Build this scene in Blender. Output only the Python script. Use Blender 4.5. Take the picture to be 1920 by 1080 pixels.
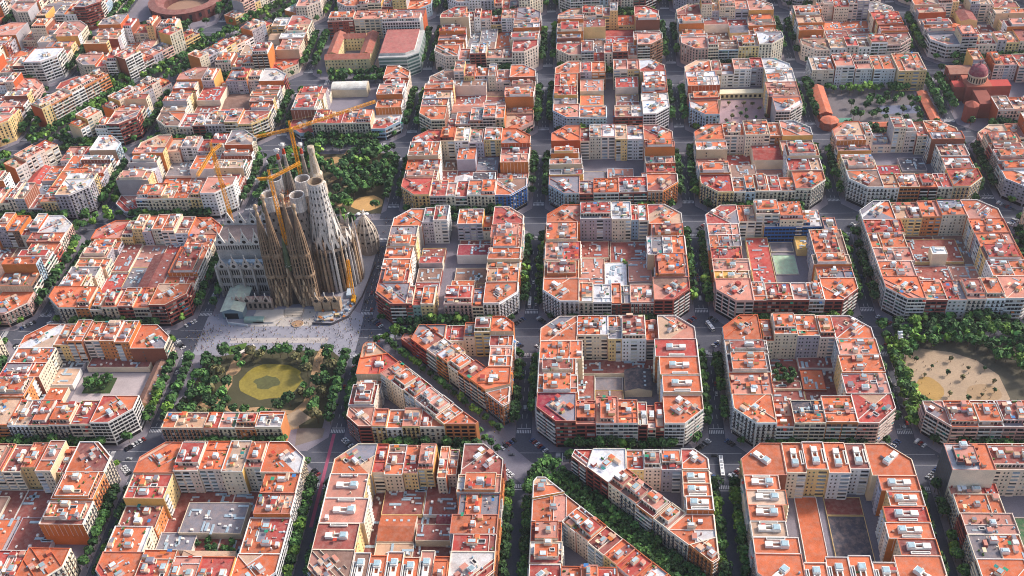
import bpy, math, random, re
import numpy as np
from mathutils import Matrix, Vector
from math import sin, cos, pi, sqrt, radians, hypot, atan2

S = bpy.context.scene
for o in list(bpy.data.objects): bpy.data.objects.remove(o)
COL = S.collection

# ------------------------------------------------------------------ camera
CAMX, CAMY, CAMH = 53.092, -487.619, 550.083
TH, ROLL, YAW = radians(39.21278), radians(4.29765), radians(-5.99376)
F = Vector((sin(YAW)*cos(TH), cos(YAW)*cos(TH), -sin(TH)))
R = Vector((cos(YAW), -sin(YAW), 0))
U = Vector((sin(YAW)*sin(TH), cos(YAW)*sin(TH), cos(TH)))
R2 = R*cos(ROLL) - U*sin(ROLL)
U2 = R*sin(ROLL) + U*cos(ROLL)
cd = bpy.data.cameras.new('camera'); cam = bpy.data.objects.new('camera', cd); COL.objects.link(cam)
cam.matrix_world = Matrix(((R2.x, U2.x, -F.x, CAMX), (R2.y, U2.y, -F.y, CAMY), (R2.z, U2.z, -F.z, CAMH), (0, 0, 0, 1)))
cd.sensor_width = 36; cd.lens = 36*2002.23/1920; cd.clip_start = 1; cd.clip_end = 20000
S.camera = cam

# ------------------------------------------------------------------ sky, sun, exposure
SUN_EL, SUN_AZ = radians(38), radians(62)      # azimuth measured clockwise from +y (away from camera): from the right, a little ahead
w = bpy.data.worlds.new('World'); S.world = w; w.use_nodes = True
nt = w.node_tree; nt.nodes.clear()
sky = nt.nodes.new('ShaderNodeTexSky'); sky.sky_type = 'NISHITA'; sky.sun_disc = False
sky.sun_elevation = SUN_EL; sky.sun_rotation = SUN_AZ
sky.dust_density = 3.5; sky.air_density = 1.0; sky.ozone_density = 1.0
bg = nt.nodes.new('ShaderNodeBackground'); bg.inputs[1].default_value = 0.15
wo = nt.nodes.new('ShaderNodeOutputWorld')
nt.links.new(sky.outputs[0], bg.inputs[0]); nt.links.new(bg.outputs[0], wo.inputs[0])
sl = bpy.data.lights.new('sun', 'SUN'); sl.energy = 2.6; sl.angle = radians(8); sl.color = (1.0, 0.91, 0.84)
so = bpy.data.objects.new('sun', sl); COL.objects.link(so)
sd = Vector((sin(SUN_AZ)*cos(SUN_EL), cos(SUN_AZ)*cos(SUN_EL), sin(SUN_EL)))
so.rotation_euler = sd.to_track_quat('Z', 'Y').to_euler(); so.location = (300, 300, 900)
S.view_settings.view_transform = 'Standard'; S.view_settings.look = 'None'
S.view_settings.exposure = 0.6; S.view_settings.gamma = 1.0
S.cycles.max_bounces = 5; S.cycles.diffuse_bounces = 3; S.cycles.glossy_bounces = 2
S.cycles.transmission_bounces = 2; S.cycles.caustics_reflective = False; S.cycles.caustics_refractive = False
S.cycles.use_denoising = True; S.cycles.filter_width = 1.05

def proj(X, Y, Z=0.0):                        # photo pixels (1920x1080), used to rank things by size in view
    d = Vector((X-CAMX, Y-CAMY, Z-CAMH)); zc = d.dot(F)
    return 960 + 2002.23*d.dot(R2)/zc, 540 - 2002.23*d.dot(U2)/zc, zc

# ------------------------------------------------------------------ colours and materials
def L(h):
    h = h.lstrip('#'); r = []
    for i in (0, 2, 4):
        c = int(h[i:i+2], 16)/255; r.append(c/12.92 if c <= .04045 else ((c+.055)/1.055)**2.4)
    return (r[0], r[1], r[2], 1.0)
def vary(c, rng, a=.1):
    k = 1+rng.uniform(-a, a); t = rng.uniform(-a*.35, a*.35)
    return (max(0, c[0]*(k+t)), max(0, c[1]*k), max(0, c[2]*(k-t)), 1.0)
ROOF = dict(o=L('#c46a46'), r=L('#a8463f'), p=L('#c08474'), d=L('#8c4d46'), b=L('#8a6a5d'), g=L('#7f7d86'),
            w=L('#d4d4d6'), t=L('#c2a188'), n=L('#3f6a4a'), k=L('#4a4a55'), y=L('#d6ab5c'), v=L('#a8bfa0'), m=L('#8e2f3c'), l=L('#a5b0b8'), u=L('#4a6a94'), c=L('#cdbba4'))
ROOFW = dict(o='orange', r='red', p='salmon', d='dark red', b='brown', g='grey', w='white', t='tan', n='green', k='charcoal', y='yellow', v='pale green', m='crimson', l='pale grey', u='blue', c='cream')
WALL = dict(c=L('#ddd0ba'), y=L('#dcbf88'), w=L('#e2e0de'), p=L('#d0aa9f'), b=L('#964f46'), g=L('#aca6ae'), o=L('#c98150'),
            l=L('#a9bccb'), n=L('#8d6a55'), k=L('#5c6470'), q=L('#e3cfc0'), v=L('#8fa89c'), u=L('#2f5f9e'), r=L('#a8453c'))
WALLW = dict(c='cream', y='ochre', w='white', p='pink', b='brick', g='grey', o='orange', l='pale blue', n='brown', k='dark grey', q='pale pink', v='grey-green', u='blue', r='red')
WHITE = L('#dcd8d2'); DARK = L('#2b2a30'); STONE = L('#b7aa98')

def mat(name, rough=.9, scale=.3, lo=.72, hi=1.18, fine=2.5, spec=.3, metallic=0, randomize=0, fade=None):
    m = bpy.data.materials.new(name); m.use_nodes = True; n = m.node_tree; b = n.nodes['Principled BSDF']
    at = n.nodes.new('ShaderNodeAttribute'); at.attribute_name = 'Col'
    g = n.nodes.new('ShaderNodeNewGeometry')
    n1 = n.nodes.new('ShaderNodeTexNoise'); n1.inputs['Scale'].default_value = scale; n1.inputs['Detail'].default_value = 5
    n2 = n.nodes.new('ShaderNodeTexNoise'); n2.inputs['Scale'].default_value = fine; n2.inputs['Detail'].default_value = 3
    ad = n.nodes.new('ShaderNodeMath'); ad.operation = 'ADD'
    n.links.new(g.outputs['Position'], n1.inputs['Vector']); n.links.new(g.outputs['Position'], n2.inputs['Vector'])
    n.links.new(n1.outputs['Fac'], ad.inputs[0]); n.links.new(n2.outputs['Fac'], ad.inputs[1])
    mr = n.nodes.new('ShaderNodeMapRange'); mr.inputs[1].default_value = .65; mr.inputs[2].default_value = 1.35
    mr.inputs[3].default_value = lo; mr.inputs[4].default_value = hi
    n.links.new(ad.outputs[0], mr.inputs[0])
    src = mr.outputs[0]
    if randomize:
        oi = n.nodes.new('ShaderNodeObjectInfo'); m2 = n.nodes.new('ShaderNodeMapRange')
        m2.inputs[3].default_value = 1-randomize; m2.inputs[4].default_value = 1+randomize
        n.links.new(oi.outputs['Random'], m2.inputs[0]); mm = n.nodes.new('ShaderNodeMath'); mm.operation = 'MULTIPLY'
        n.links.new(src, mm.inputs[0]); n.links.new(m2.outputs[0], mm.inputs[1]); src = mm.outputs[0]
    mx = n.nodes.new('ShaderNodeVectorMath'); mx.operation = 'SCALE'
    n.links.new(at.outputs['Color'], mx.inputs[0]); n.links.new(src, mx.inputs['Scale'])
    outc = mx.outputs[0]
    if fade:                                                       # sun-bleached and dirty patches
        n3 = n.nodes.new('ShaderNodeTexNoise'); n3.inputs['Scale'].default_value = .33; n3.inputs['Detail'].default_value = 6; n3.inputs['Roughness'].default_value = .65
        n.links.new(g.outputs['Position'], n3.inputs['Vector']); m3 = n.nodes.new('ShaderNodeMapRange'); m3.inputs[1].default_value = .44; m3.inputs[2].default_value = .72; m3.inputs[3].default_value = 0; m3.inputs[4].default_value = .45
        n.links.new(n3.outputs['Fac'], m3.inputs[0]); mxr = n.nodes.new('ShaderNodeMix'); mxr.data_type = 'RGBA'; mxr.inputs[7].default_value = fade
        n.links.new(m3.outputs[0], mxr.inputs[0]); n.links.new(outc, mxr.inputs[6]); outc = mxr.outputs[2]
    n.links.new(outc, b.inputs['Base Color'])
    b.inputs['Roughness'].default_value = rough; b.inputs['Specular IOR Level'].default_value = spec; b.inputs['Metallic'].default_value = metallic
    return m
M_WALL = mat('plaster', .9, .12, .8, 1.14, 1.6)
M_ROOF = mat('terrace_tile', .88, .16, .66, 1.24, 2.2, fade=L('#a88e82'))
M_TRIM = mat('trim_paint', .8, .3, .85, 1.1, 3)
M_GLASS = mat('window_glass', .3, .5, .8, 1.2, 2, spec=.22)
M_GROUND = mat('asphalt', .92, .05, .75, 1.2, .8)
M_PAVE = mat('paving', .92, .08, .8, 1.15, 1.2)
M_LEAF = mat('foliage', .75, .12, .7, 1.3, 1.0, spec=.25, randomize=.22)
M_BARK = mat('bark', .95, 1, .7, 1.2, 4)
M_STONE = mat('carved_stone', .92, .15, .62, 1.25, 1.2)
M_STEEL = mat('painted_steel', .5, .5, .9, 1.1, 3)
M_CAR = mat('car_paint', .3, .5, .95, 1.05, 3, spec=.5)
M_CLOTH = mat('clothing', .95, .5, .9, 1.1, 3)
M_WATER = mat('pond_water', .25, .1, .75, 1.25, .5)
M_SAND = mat('sand', .95, .07, .8, 1.15, .9)

# ------------------------------------------------------------------ mesh builder
class MB:
    def __init__(s): s.v = []; s.f = []; s.c = []; s.m = []; s.cm = 0
    def poly(s, pts, col):
        n = len(s.v); s.v.extend(pts); s.f.append(tuple(range(n, n+len(pts)))); s.c.append(col); s.m.append(s.cm)
    def prism(s, P, z0, z1, col, top=None, skip=()):
        k = len(P)
        for i in range(k):
            if i in skip: continue
            a, b = P[i], P[(i+1) % k]
            s.poly([(a[0], a[1], z0), (b[0], b[1], z0), (b[0], b[1], z1), (a[0], a[1], z1)], col[i] if isinstance(col, list) else col)
        if top is not None: s.poly([(p[0], p[1], z1) for p in P], top)
    def box(s, x, y, z, sx, sy, sz, ang=0, col=WHITE, top=None):
        c, d = cos(ang), sin(ang); P = []
        for ux, uy in ((-.5, -.5), (.5, -.5), (.5, .5), (-.5, .5)):
            P.append((x+ux*sx*c-uy*sy*d, y+ux*sx*d+uy*sy*c))
        s.prism(P, z, z+sz, col, top or col)
    def bar(s, p, q, r, col, n=4):
        p = Vector(p); q = Vector(q); d = (q-p)
        if d.length < 1e-6: return
        d.normalize(); a = d.orthogonal().normalized(); b = d.cross(a)
        A = []; B = []
        for i in range(n):
            t = 2*pi*(i+.5)/n; o = a*cos(t)*r+b*sin(t)*r; A.append(tuple(p+o)); B.append(tuple(q+o))
        for i in range(n):
            j = (i+1) % n; s.poly([A[i], A[j], B[j], B[i]], col)
        s.poly(B, col); s.poly(A[::-1], col)
    def lathe(s, x, y, prof, n, col, cap=True, phase=0):
        for k in range(len(prof)-1):
            (r0, z0), (r1, z1) = prof[k], prof[k+1]
            for i in range(n):
                a, b = 2*pi*i/n+phase, 2*pi*(i+1)/n+phase
                cc = col(k, i) if callable(col) else col
                if r1 < 1e-3: s.poly([(x+r0*cos(a), y+r0*sin(a), z0), (x+r0*cos(b), y+r0*sin(b), z0), (x, y, z1)], cc)
                elif r0 < 1e-3: s.poly([(x, y, z0), (x+r1*cos(b), y+r1*sin(b), z1), (x+r1*cos(a), y+r1*sin(a), z1)], cc)
                else: s.poly([(x+r0*cos(a), y+r0*sin(a), z0), (x+r0*cos(b), y+r0*sin(b), z0), (x+r1*cos(b), y+r1*sin(b), z1), (x+r1*cos(a), y+r1*sin(a), z1)], cc)
        if cap and prof[-1][0] > 1e-3:
            r, z = prof[-1]; cc = col(len(prof)-2, 0) if callable(col) else col
            s.poly([(x+r*cos(2*pi*i/n+phase), y+r*sin(2*pi*i/n+phase), z) for i in range(n)], cc)
    def ext(s, o, mi=None):
        n = len(s.v); s.v.extend(o.v); s.f.extend(tuple(i+n for i in f) for f in o.f); s.c.extend(o.c)
        s.m.extend(o.m if mi is None else [mi]*len(o.f))
    def mesh(s, name, mats, origin=(0, 0, 0)):
        me = bpy.data.meshes.new(name); ox, oy, oz = origin
        me.from_pydata([(a-ox, b-oy, c-oz) for a, b, c in s.v], [], s.f)
        at = me.attributes.new('Col', 'FLOAT_COLOR', 'FACE')
        at.data.foreach_set('color', np.array(s.c, dtype=np.float32).ravel())
        if not isinstance(mats, (list, tuple)): mats = [mats]
        for m in mats: me.materials.append(m)
        if len(mats) > 1: me.polygons.foreach_set('material_index', np.array(s.m, dtype=np.int32))
        return me
    def build(s, name, mats, parent=None, origin=None, kind=None):
        if not s.f: return None
        if origin is None: origin = tuple(parent.location) if parent is not None and parent.parent is None else (0, 0, 0)
        o = bpy.data.objects.new(name, s.mesh(name, mats, origin)); COL.objects.link(o)
        if parent is not None: o.parent = parent
        else: o.location = origin
        if kind: o['kind'] = kind
        return o
def sub(mb, name, mats, parent, root, kind=None):      # a sub-part: its grandparent carries the location
    o = mb.build(name, mats, parent, tuple(root.location), kind); return o
def empty(name, loc, label, cat, group=None):
    o = bpy.data.objects.new(name, None); COL.objects.link(o); o.location = loc; o.empty_display_size = 1
    o['label'] = label; o['category'] = cat
    if group: o['group'] = group
    return o
def tag(o, label, cat, group=None, kind=None):
    o['label'] = label; o['category'] = cat
    if group: o['group'] = group
    if kind: o['kind'] = kind
    return o
def inset(P, d):
    k = len(P); out = []
    ds = d if isinstance(d, (list, tuple)) else [d]*k
    for i in range(k):
        p0, p1, p2 = P[i-1], P[i], P[(i+1) % k]
        a = (p1[0]-p0[0], p1[1]-p0[1]); b = (p2[0]-p1[0], p2[1]-p1[1])
        la, lb = hypot(*a) or 1e-9, hypot(*b) or 1e-9
        na = (-a[1]/la, a[0]/la); nb = (-b[1]/lb, b[0]/lb)
        da, db = ds[i-1], ds[i]
        det = na[0]*nb[1]-na[1]*nb[0]
        if abs(det) < 1e-4: out.append((p1[0]+nb[0]*db, p1[1]+nb[1]*db)); continue
        ca = na[0]*p1[0]+na[1]*p1[1]+da; cb = nb[0]*p1[0]+nb[1]*p1[1]+db
        out.append(((ca*nb[1]-cb*na[1])/det, (na[0]*cb-nb[0]*ca)/det))
    return out
def area(P): return .5*sum(P[i-1][0]*P[i][1]-P[i][0]*P[i-1][1] for i in range(len(P)))
def inside(P, x, y, m=0):
    k = len(P)
    for i in range(k):
        a, b = P[i], P[(i+1) % k]; l = hypot(b[0]-a[0], b[1]-a[1]) or 1e-9
        if ((b[0]-a[0])*(y-a[1])-(b[1]-a[1])*(x-a[0]))/l < m: return False
    return True
def centroid(P): return sum(p[0] for p in P)/len(P), sum(p[1] for p in P)/len(P)

def clip(P, px, py, nx, ny):                                   # part of a convex outline where (p-q).n >= 0, and the cut
    out = []; cut = []; k = len(P)
    for i in range(k):
        a, b = P[i], P[(i+1) % k]; da = (a[0]-px)*nx+(a[1]-py)*ny; db = (b[0]-px)*nx+(b[1]-py)*ny
        if da >= 0: out.append(a)
        if da*db < 0: t = da/(da-db); q = (a[0]+(b[0]-a[0])*t, a[1]+(b[1]-a[1])*t); out.append(q); cut.append(q)
    return out, cut
# ------------------------------------------------------------------ apartment buildings
GLASSES = [L('#15161b'), L('#1d1d23'), L('#26232a'), L('#302e36'), L('#403c40'), L('#5d5854')]
BLINDS = [L('#cfc8bc'), L('#9a8f82'), L('#7a5a48'), L('#4f6b5a'), L('#b9b4b0')]
AWN = [L('#2f8a6a'), L('#2a7d78'), L('#c06a30'), L('#3f74a8'), L('#b8412f'), L('#d8c9a6')]
RAIL = L('#3a3438')
class Fac:                                        # coordinates on one facade: s along it, z up, o outward
    def __init__(f, a, b):
        f.a = a; f.l = hypot(b[0]-a[0], b[1]-a[1]); f.d = ((b[0]-a[0])/f.l, (b[1]-a[1])/f.l); f.n = (f.d[1], -f.d[0])
    def p(f, s, z, o): return (f.a[0]+f.d[0]*s+f.n[0]*o, f.a[1]+f.d[1]*s+f.n[1]*o, z)
    def quad(f, mb, s0, s1, z0, z1, o, c): mb.poly([f.p(s0, z0, o), f.p(s1, z0, o), f.p(s1, z1, o), f.p(s0, z1, o)], c)
    def box(f, mb, s0, s1, z0, z1, o0, o1, c, top=None):
        q = f.p
        mb.poly([q(s0, z0, o1), q(s1, z0, o1), q(s1, z1, o1), q(s0, z1, o1)], c)
        mb.poly([q(s0, z1, o1), q(s1, z1, o1), q(s1, z1, o0), q(s0, z1, o0)], top or c)
        mb.poly([q(s0, z0, o0), q(s0, z0, o1), q(s0, z1, o1), q(s0, z1, o0)], c)
        mb.poly([q(s1, z0, o1), q(s1, z0, o0), q(s1, z1, o0), q(s1, z1, o1)], c)
        mb.poly([q(s0, z0, o0), q(s1, z0, o0), q(s1, z0, o1), q(s0, z0, o1)], c)
def wincol(rng): return rng.choice(GLASSES) if rng.random() < .74 else vary(rng.choice(BLINDS), rng, .15)

def facade(P, a, b, h, style, lvl, rng, wallc, street):
    f = Fac(a, b)
    if f.l < 3: return
    cx, cy = (a[0]+b[0])/2, (a[1]+b[1])/2
    facing = f.n[0]*(CAMX-cx)+f.n[1]*(CAMY-cy) > -60
    if not facing and lvl < 2: return
    W, T, ST = P['window'], P['balcony'], P['strip']
    g0 = 4.2 if street else .6
    fl = 3.15; nf = max(1, int((h-g0+.5)/fl)); fl = (h-g0)/nf
    light = vary(WHITE, rng, .1) if rng.random() < .6 else tuple(min(1, c*1.25) for c in wallc[:3])+(1,)
    if street and lvl > 0:
        f.quad(W, .6, f.l-.6, .3, 3.2, .05, L('#26242a'))                     # shop fronts
        if lvl > 1: f.box(T, .2, f.l-.2, 3.4, 3.8, 0, .35, light)
    if lvl == 0 and style in 'kwcb': pitch = 3.3
    else: pitch = 2.9
    nb = max(1, int(f.l/pitch)); bw = f.l/nb
    if style == 'x': return
    if style == 's':
        nseg = 1 if f.l < 15 else 2 if f.l < 30 else 3
        pier = .8 if nseg > 1 else .35
        sw = f.l/nseg
        bc = light if rng.random() < .75 else vary(wallc, rng, .1)
        for k in range(nf):
            z = g0+k*fl
            for j in range(nseg):
                s0, s1 = j*sw+pier/2, (j+1)*sw-pier/2
                n2 = max(1, int((s1-s0)/2.6)); w2 = (s1-s0)/n2
                for q in range(n2):
                    f.quad(W, s0+q*w2+.15, s0+(q+1)*w2-.15, z+.1, z+2.35, .05, wincol(rng))
                if not facing: continue
                B = MB()
                f.box(B, s0, s1, z-.18, z+.02, .03, 1.25, light)
                f.box(B, s0, s1, z+.021, z+.95, 1.13, 1.26, bc)
                if rng.random() < .22 and lvl:
                    t = rng.uniform(s0, s1-2.2); c = rng.choice(AWN)
                    B.poly([f.p(t, z+1.7, 1.5), f.p(t+2.2, z+1.7, 1.5), f.p(t+2.2, z+2.5, .06), f.p(t, z+2.5, .06)], c)
                ST.append(B)
    elif style == 'f':
        for k in range(nf):
            z = g0+k*fl
            f.quad(W, .5, f.l-.5, z+.7, z+2.6, .05, rng.choice(GLASSES[:4]))
            if lvl:
                for q in range(1, nb): f.box(T, q*bw-.12, q*bw+.12, z+.7, z+2.6, .03, .14, light)
    elif style == 'v':                                                        # vertical piers
        for q in range(nb):
            for k in range(nf):
                z = g0+k*fl; f.quad(W, q*bw+.5, (q+1)*bw-.5, z+.5, z+2.6, .05, rng.choice(GLASSES[:4]))
            f.box(T, q*bw-.2 if q else .02, q*bw+.2, g0, h, .02, .5, light)
    elif style == 'b':
        ng = max(1, int(f.l/5.2)); gw = f.l/ng
        pc = light if rng.random() < .5 else vary(wallc, rng, .12)
        for q in range(ng):
            s0, s1 = q*gw+.7, (q+1)*gw-.7
            for k in range(nf):
                z = g0+k*fl
                f.quad(W, s0, s1, z+.05, z+2.4, .05, wincol(rng) if rng.random() < .3 else rng.choice(GLASSES[:3]))
                if facing:
                    B = T
                    f.box(B, s0-.1, s1+.1, z-.15, z+.0, .03, 1.0, light)
                    f.box(B, s0-.1, s1+.1, z+.001, z+.9, .9, 1.0, pc)
    elif style == 'c':                                                        # courtyard side: windows, glazed galleries
        ng = max(1, round(f.l/6)); gw = f.l/ng
        for q in range(ng):
            gal = rng.random() < .45; gc = rng.choice([L('#b9c4cc'), L('#8b98a4'), L('#c9c4b8'), L('#6f7c80')])
            for k in range(nf):
                z = g0+k*fl
                if gal:
                    f.quad(W, q*gw+.8, (q+1)*gw-.8, z+.9, z+2.6, .06, vary(gc, rng, .2) if rng.random() < .55 else rng.choice(GLASSES))
                    if lvl: f.box(T, q*gw+.6, (q+1)*gw-.6, z-.1, z+.8, .03, .8 if lvl > 1 else .5, light)
                else:
                    for t in (.22, .62):
                        f.quad(W, q*gw+gw*t, q*gw+gw*t+1.0, z+.8, z+2.2, .05, wincol(rng))
    else:                                                                     # k classic with balconies, w plain
        ww = 1.5 if style == 'k' else 1.45
        for k in range(nf):
            z = g0+k*fl
            for q in range(nb):
                s = q*bw+bw/2
                f.quad(W, s-ww/2, s+ww/2, z+(.1 if style == 'k' else .8), z+2.25, .06, wincol(rng))
                if lvl > 1 and style == 'k': f.quad(T, s-ww/2-.2, s+ww/2+.2, z-.0, z+2.5, .03, light)
                if style == 'k' and facing and lvl and k > 0 or (style == 'w' and facing and lvl and (q+k*0) % 3 == 1):
                    if lvl > 1 or (q % 2 == 0):
                        x1 = s+bw*.38
                        f.box(T, s-bw*.38, x1, z-.15, z+.02, .03, .85, light)
                        f.box(T, s-bw*.38, x1, z+.021, z+.85, .79, .86, RAIL if style == 'k' else light)
            if style == 'k' and k == 0 and facing and lvl:
                f.box(T, .5, f.l-.5, z-.2, z+.02, .03, 1.0, light)
                f.box(T, .5, f.l-.5, z+.021, z+.85, .94, 1.0, RAIL)
    if style in 'kw' and lvl:
        f.box(T, .05, f.l-.05, h-.35, h+.02, .03, .5, light)

PARTY = [L('#c8793f')]*4+[L('#b95c35')]*2+[L('#d3bd9c')]*4+[L('#a8a3a6')]*2+[L('#8e5744')]*2+[L('#d9a85e')]*2
def ptin(P, f, t, n): 
    x, y, _ = f.p(t, 0, -n); return x, y
def building(lot, lvl):
    rng = random.Random(lot['seed'])
    P = {k: MB() for k in ('wall', 'roof_terrace', 'parapet', 'window', 'balcony', 'clutter', 'rib')}
    P['strip'] = []; P['stair_house'] = []; P['skylight'] = []; P['penthouse'] = []; P['light_well'] = []; P['awning'] = []
    poly = inset(lot['poly'], .03); types = lot['types']; h = lot['h']; k = len(poly)
    rc = vary(ROOF[lot['roof']], rng, .17); wc = vary(WALL[lot['wall']], rng, .1)
    pc = [vary(rng.choice(PARTY), rng, .1) for _ in range(2)]
    cc = vary(rng.choice([WALL['c'], WALL['c'], WALL['w'], WALL['y'], WALL['g'], WALL['q'], wc]), rng, .1)
    if lot.get('court'): cc = vary(WALL[lot['court']], rng, .08)
    if lot.get('party'): pc = [vary(WALL[lot['party']], rng, .08)]*2
    cols = [wc if t == 's' else cc if t == 'c' else pc[i % 2] for i, t in enumerate(types)]
    st = lot['style']
    # ---- low courtyard buildings
    if st == 'z':
        form = lot.get('form', 'flat')
        if form == 'flat':
            P['wall'].prism(poly, 0, h, cols)
            P['roof_terrace'].poly([(p[0], p[1], h) for p in poly], rc)
            if area(poly) > 40 and not (h < 1.5 and not lvl):
                q = inset(poly, .3)
                for i in range(k):
                    j = (i+1) % k; a, b, c, d = poly[i], poly[j], q[j], q[i]
                    P['parapet'].poly([(a[0], a[1], h), (b[0], b[1], h), (b[0], b[1], h+.5), (a[0], a[1], h+.5)], WHITE if rng.random() < .4 else cc)
                    P['parapet'].poly([(a[0], a[1], h+.5), (b[0], b[1], h+.5), (c[0], c[1], h+.5), (d[0], d[1], h+.5)], cc)
                    P['parapet'].poly([(c[0], c[1], h), (d[0], d[1], h), (d[0], d[1], h+.5), (c[0], c[1], h+.5)], cc)
                x0, x1 = min(p[0] for p in q), max(p[0] for p in q); y0, y1 = min(p[1] for p in q), max(p[1] for p in q)
                for _ in range(int(area(poly)/45)+2 if h > 1.5 else 0):
                    x, y = rng.uniform(x0+2, x1-2), rng.uniform(y0+2, y1-2)
                    if not inside(q, x, y, 1.5): continue
                    B = MB()
                    if rng.random() < .45: B.box(x, y, h+.01, rng.uniform(1, 2), rng.uniform(4, 8), .5, rng.choice([0, pi/2]), L('#b9bcc0'), L('#9db0bb')); P['skylight'].append((B, 0))
                    else: P['clutter'].box(x, y, h+.01, rng.uniform(.8, 2), rng.uniform(.8, 2), rng.uniform(.6, 1.4), 0, vary(WHITE, rng, .2))
        elif form == 'gable':
            P['wall'].prism(poly, 0, h, cols)
            a, b, c, d = poly; rise = lot.get('rise', 2.5)
            if hypot(b[0]-a[0], b[1]-a[1]) < hypot(c[0]-b[0], c[1]-b[1]): pass
            else: a, b, c, d = b, c, d, a
            m1 = ((a[0]+b[0])/2, (a[1]+b[1])/2, h+rise); m2 = ((c[0]+d[0])/2, (c[1]+d[1])/2, h+rise)
            z = lambda p: (p[0], p[1], h)
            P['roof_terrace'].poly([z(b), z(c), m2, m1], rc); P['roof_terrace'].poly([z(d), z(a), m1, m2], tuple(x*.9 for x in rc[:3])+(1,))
            P['wall'].poly([z(a), z(b), m1], cc); P['wall'].poly([z(c), z(d), m2], cc)
            if lvl:
                for t in (.2, .4, .6, .8):
                    for u in (.35,):
                        A = Vector(z(b)).lerp(Vector(z(c)), t); T = Vector(m1).lerp(Vector(m2), t); q = A.lerp(T, .5)
                        B = MB(); B.box(q.x, q.y, q.z, 1.6, 1.6, .35, 0, L('#b9bcc0'), L('#aebcc4')); P['skylight'].append((B, 0))
        elif form == 'pyramid':
            P['wall'].prism(poly, 0, h, cols); cx, cy = centroid(poly)
            for i in range(k):
                a, b = poly[i], poly[(i+1) % k]
                P['roof_terrace'].poly([(a[0], a[1], h), (b[0], b[1], h), (cx, cy, h+4)], vary(rc, rng, .06))
                P['parapet'].bar((a[0], a[1], h+.1), (cx, cy, h+4.1), .2, tuple(min(1, x*1.25) for x in rc[:3])+(1,))
        return P
    # ---- walls, roof, parapet
    P['wall'].prism(poly, 0, h, cols)
    ph = rng.choice([.9, 1.0, 1.15]); q = inset(poly, .42)
    capc = vary(rng.choice([WHITE, WHITE, WALL['q'], WALL['c'], ROOF['p'], ROOF['o']]), rng, .08)
    inc = capc if rng.random() < .6 else rc
    for i in range(k):
        j = (i+1) % k; a, b, c, d = poly[i], poly[j], q[j], q[i]
        hp = ph if types[i] != 'p' else ph*.75
        P['parapet'].poly([(a[0], a[1], h), (b[0], b[1], h), (b[0], b[1], h+hp), (a[0], a[1], h+hp)], cols[i])
        P['parapet'].poly([(a[0], a[1], h+hp), (b[0], b[1], h+hp), (c[0], c[1], h+hp), (d[0], d[1], h+hp)], capc)
        P['parapet'].poly([(c[0], c[1], h), (d[0], d[1], h), (d[0], d[1], h+hp), (c[0], c[1], h+hp)], inc)
    # terraces: the roof is shared out in patches of different tile, some behind low walls
    mi = lot['main']; e0, e1 = poly[mi], poly[(mi+1) % k]; el = hypot(e1[0]-e0[0], e1[1]-e0[1]); ed = ((e1[0]-e0[0])/el, (e1[1]-e0[1])/el)
    patches = [poly]; gx, gy = centroid(poly); uni = 'u' in lot['feat']
    for r_ in range(0 if uni else rng.choice([1, 2, 2, 3, 3])):
        big = max(patches, key=area); bx, by = centroid(big)
        if area(big) < 50: break
        n_ = (-ed[1], ed[0]) if rng.random() < .6 else ed; o_ = rng.uniform(-.3, .3)*sqrt(area(big))
        A, cut = clip(big, bx+n_[0]*o_, by+n_[1]*o_, *n_); B, _ = clip(big, bx+n_[0]*o_, by+n_[1]*o_, -n_[0], -n_[1])
        if len(A) < 3 or len(B) < 3 or len(cut) < 2: continue
        patches.remove(big); patches += [A, B]
        if rng.random() < .62:
            (ax, ay), (bx_, by_) = cut[:2]; ll = hypot(bx_-ax, by_-ay)
            P['parapet'].box((ax+bx_)/2, (ay+by_)/2, h+.003, max(.5, ll-.9), .3, rng.choice([.6, .8, 1.0]), atan2(by_-ay, bx_-ax), capc)
    for i, pp in enumerate(patches):
        c_ = rc if i == 0 or rng.random() < .45 else vary(ROOF[pick(rng, 'o5p6r4d3b3t4g3w2')], rng, .16)
        P['roof_terrace'].poly([(p[0], p[1], h) for p in pp], vary(c_, rng, .1))
    for i in range(k):
        a, b = poly[i], poly[(i+1) % k]
        if types[i] == 's': facade(P, a, b, h, st, lvl, rng, wc, True)
        elif types[i] == 'c': facade(P, a, b, h, lot.get('cstyle', 'c'), lvl, rng, cc, False)
        else:
            f = Fac(a, b)
            if lvl and rng.random() < .38 and f.l > 8 and h > 15:            # ribbed party wall
                n = int(f.l/3.2); z0 = max(5, h-11)
                for t in range(1, n): f.box(P['rib'], t*f.l/n-.14, t*f.l/n+.14, z0, h, .0, .12, vary(WALL['q'], rng, .06))
            elif rng.random() < .35 and f.l > 8 and h > 15:
                t = rng.uniform(.25, .6)*f.l                                  # light-well window column
                for z in range(int(h)-2, max(4, int(h)-12), -3): f.quad(P['window'], t, t+1.1, z-1.4, z, .05, wincol(rng))
    # ---- roof life
    mi = lot['main']; f = Fac(poly[mi], poly[(mi+1) % k]); D = lot['depth']; ang = atan2(f.d[1], f.d[0]); LEN = f.l
    if lot.get('corner'):                                                     # work along the chamfer
        cx, cy = centroid(q)
        LEN = min(18, sqrt(area(q))*.75); D = LEN
        f = Fac((cx-f.d[0]*LEN/2+f.n[0]*D/2, cy-f.d[1]*LEN/2+f.n[1]*D/2), (cx+f.d[0]*LEN/2+f.n[0]*D/2, cy+f.d[1]*LEN/2+f.n[1]*D/2))
        if lot.get('wide'): pass
    def put(t, n, m=1.0):
        x, y, _ = f.p(t, 0, -n)
        return (x, y) if inside(q, x, y, m) else None
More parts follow.
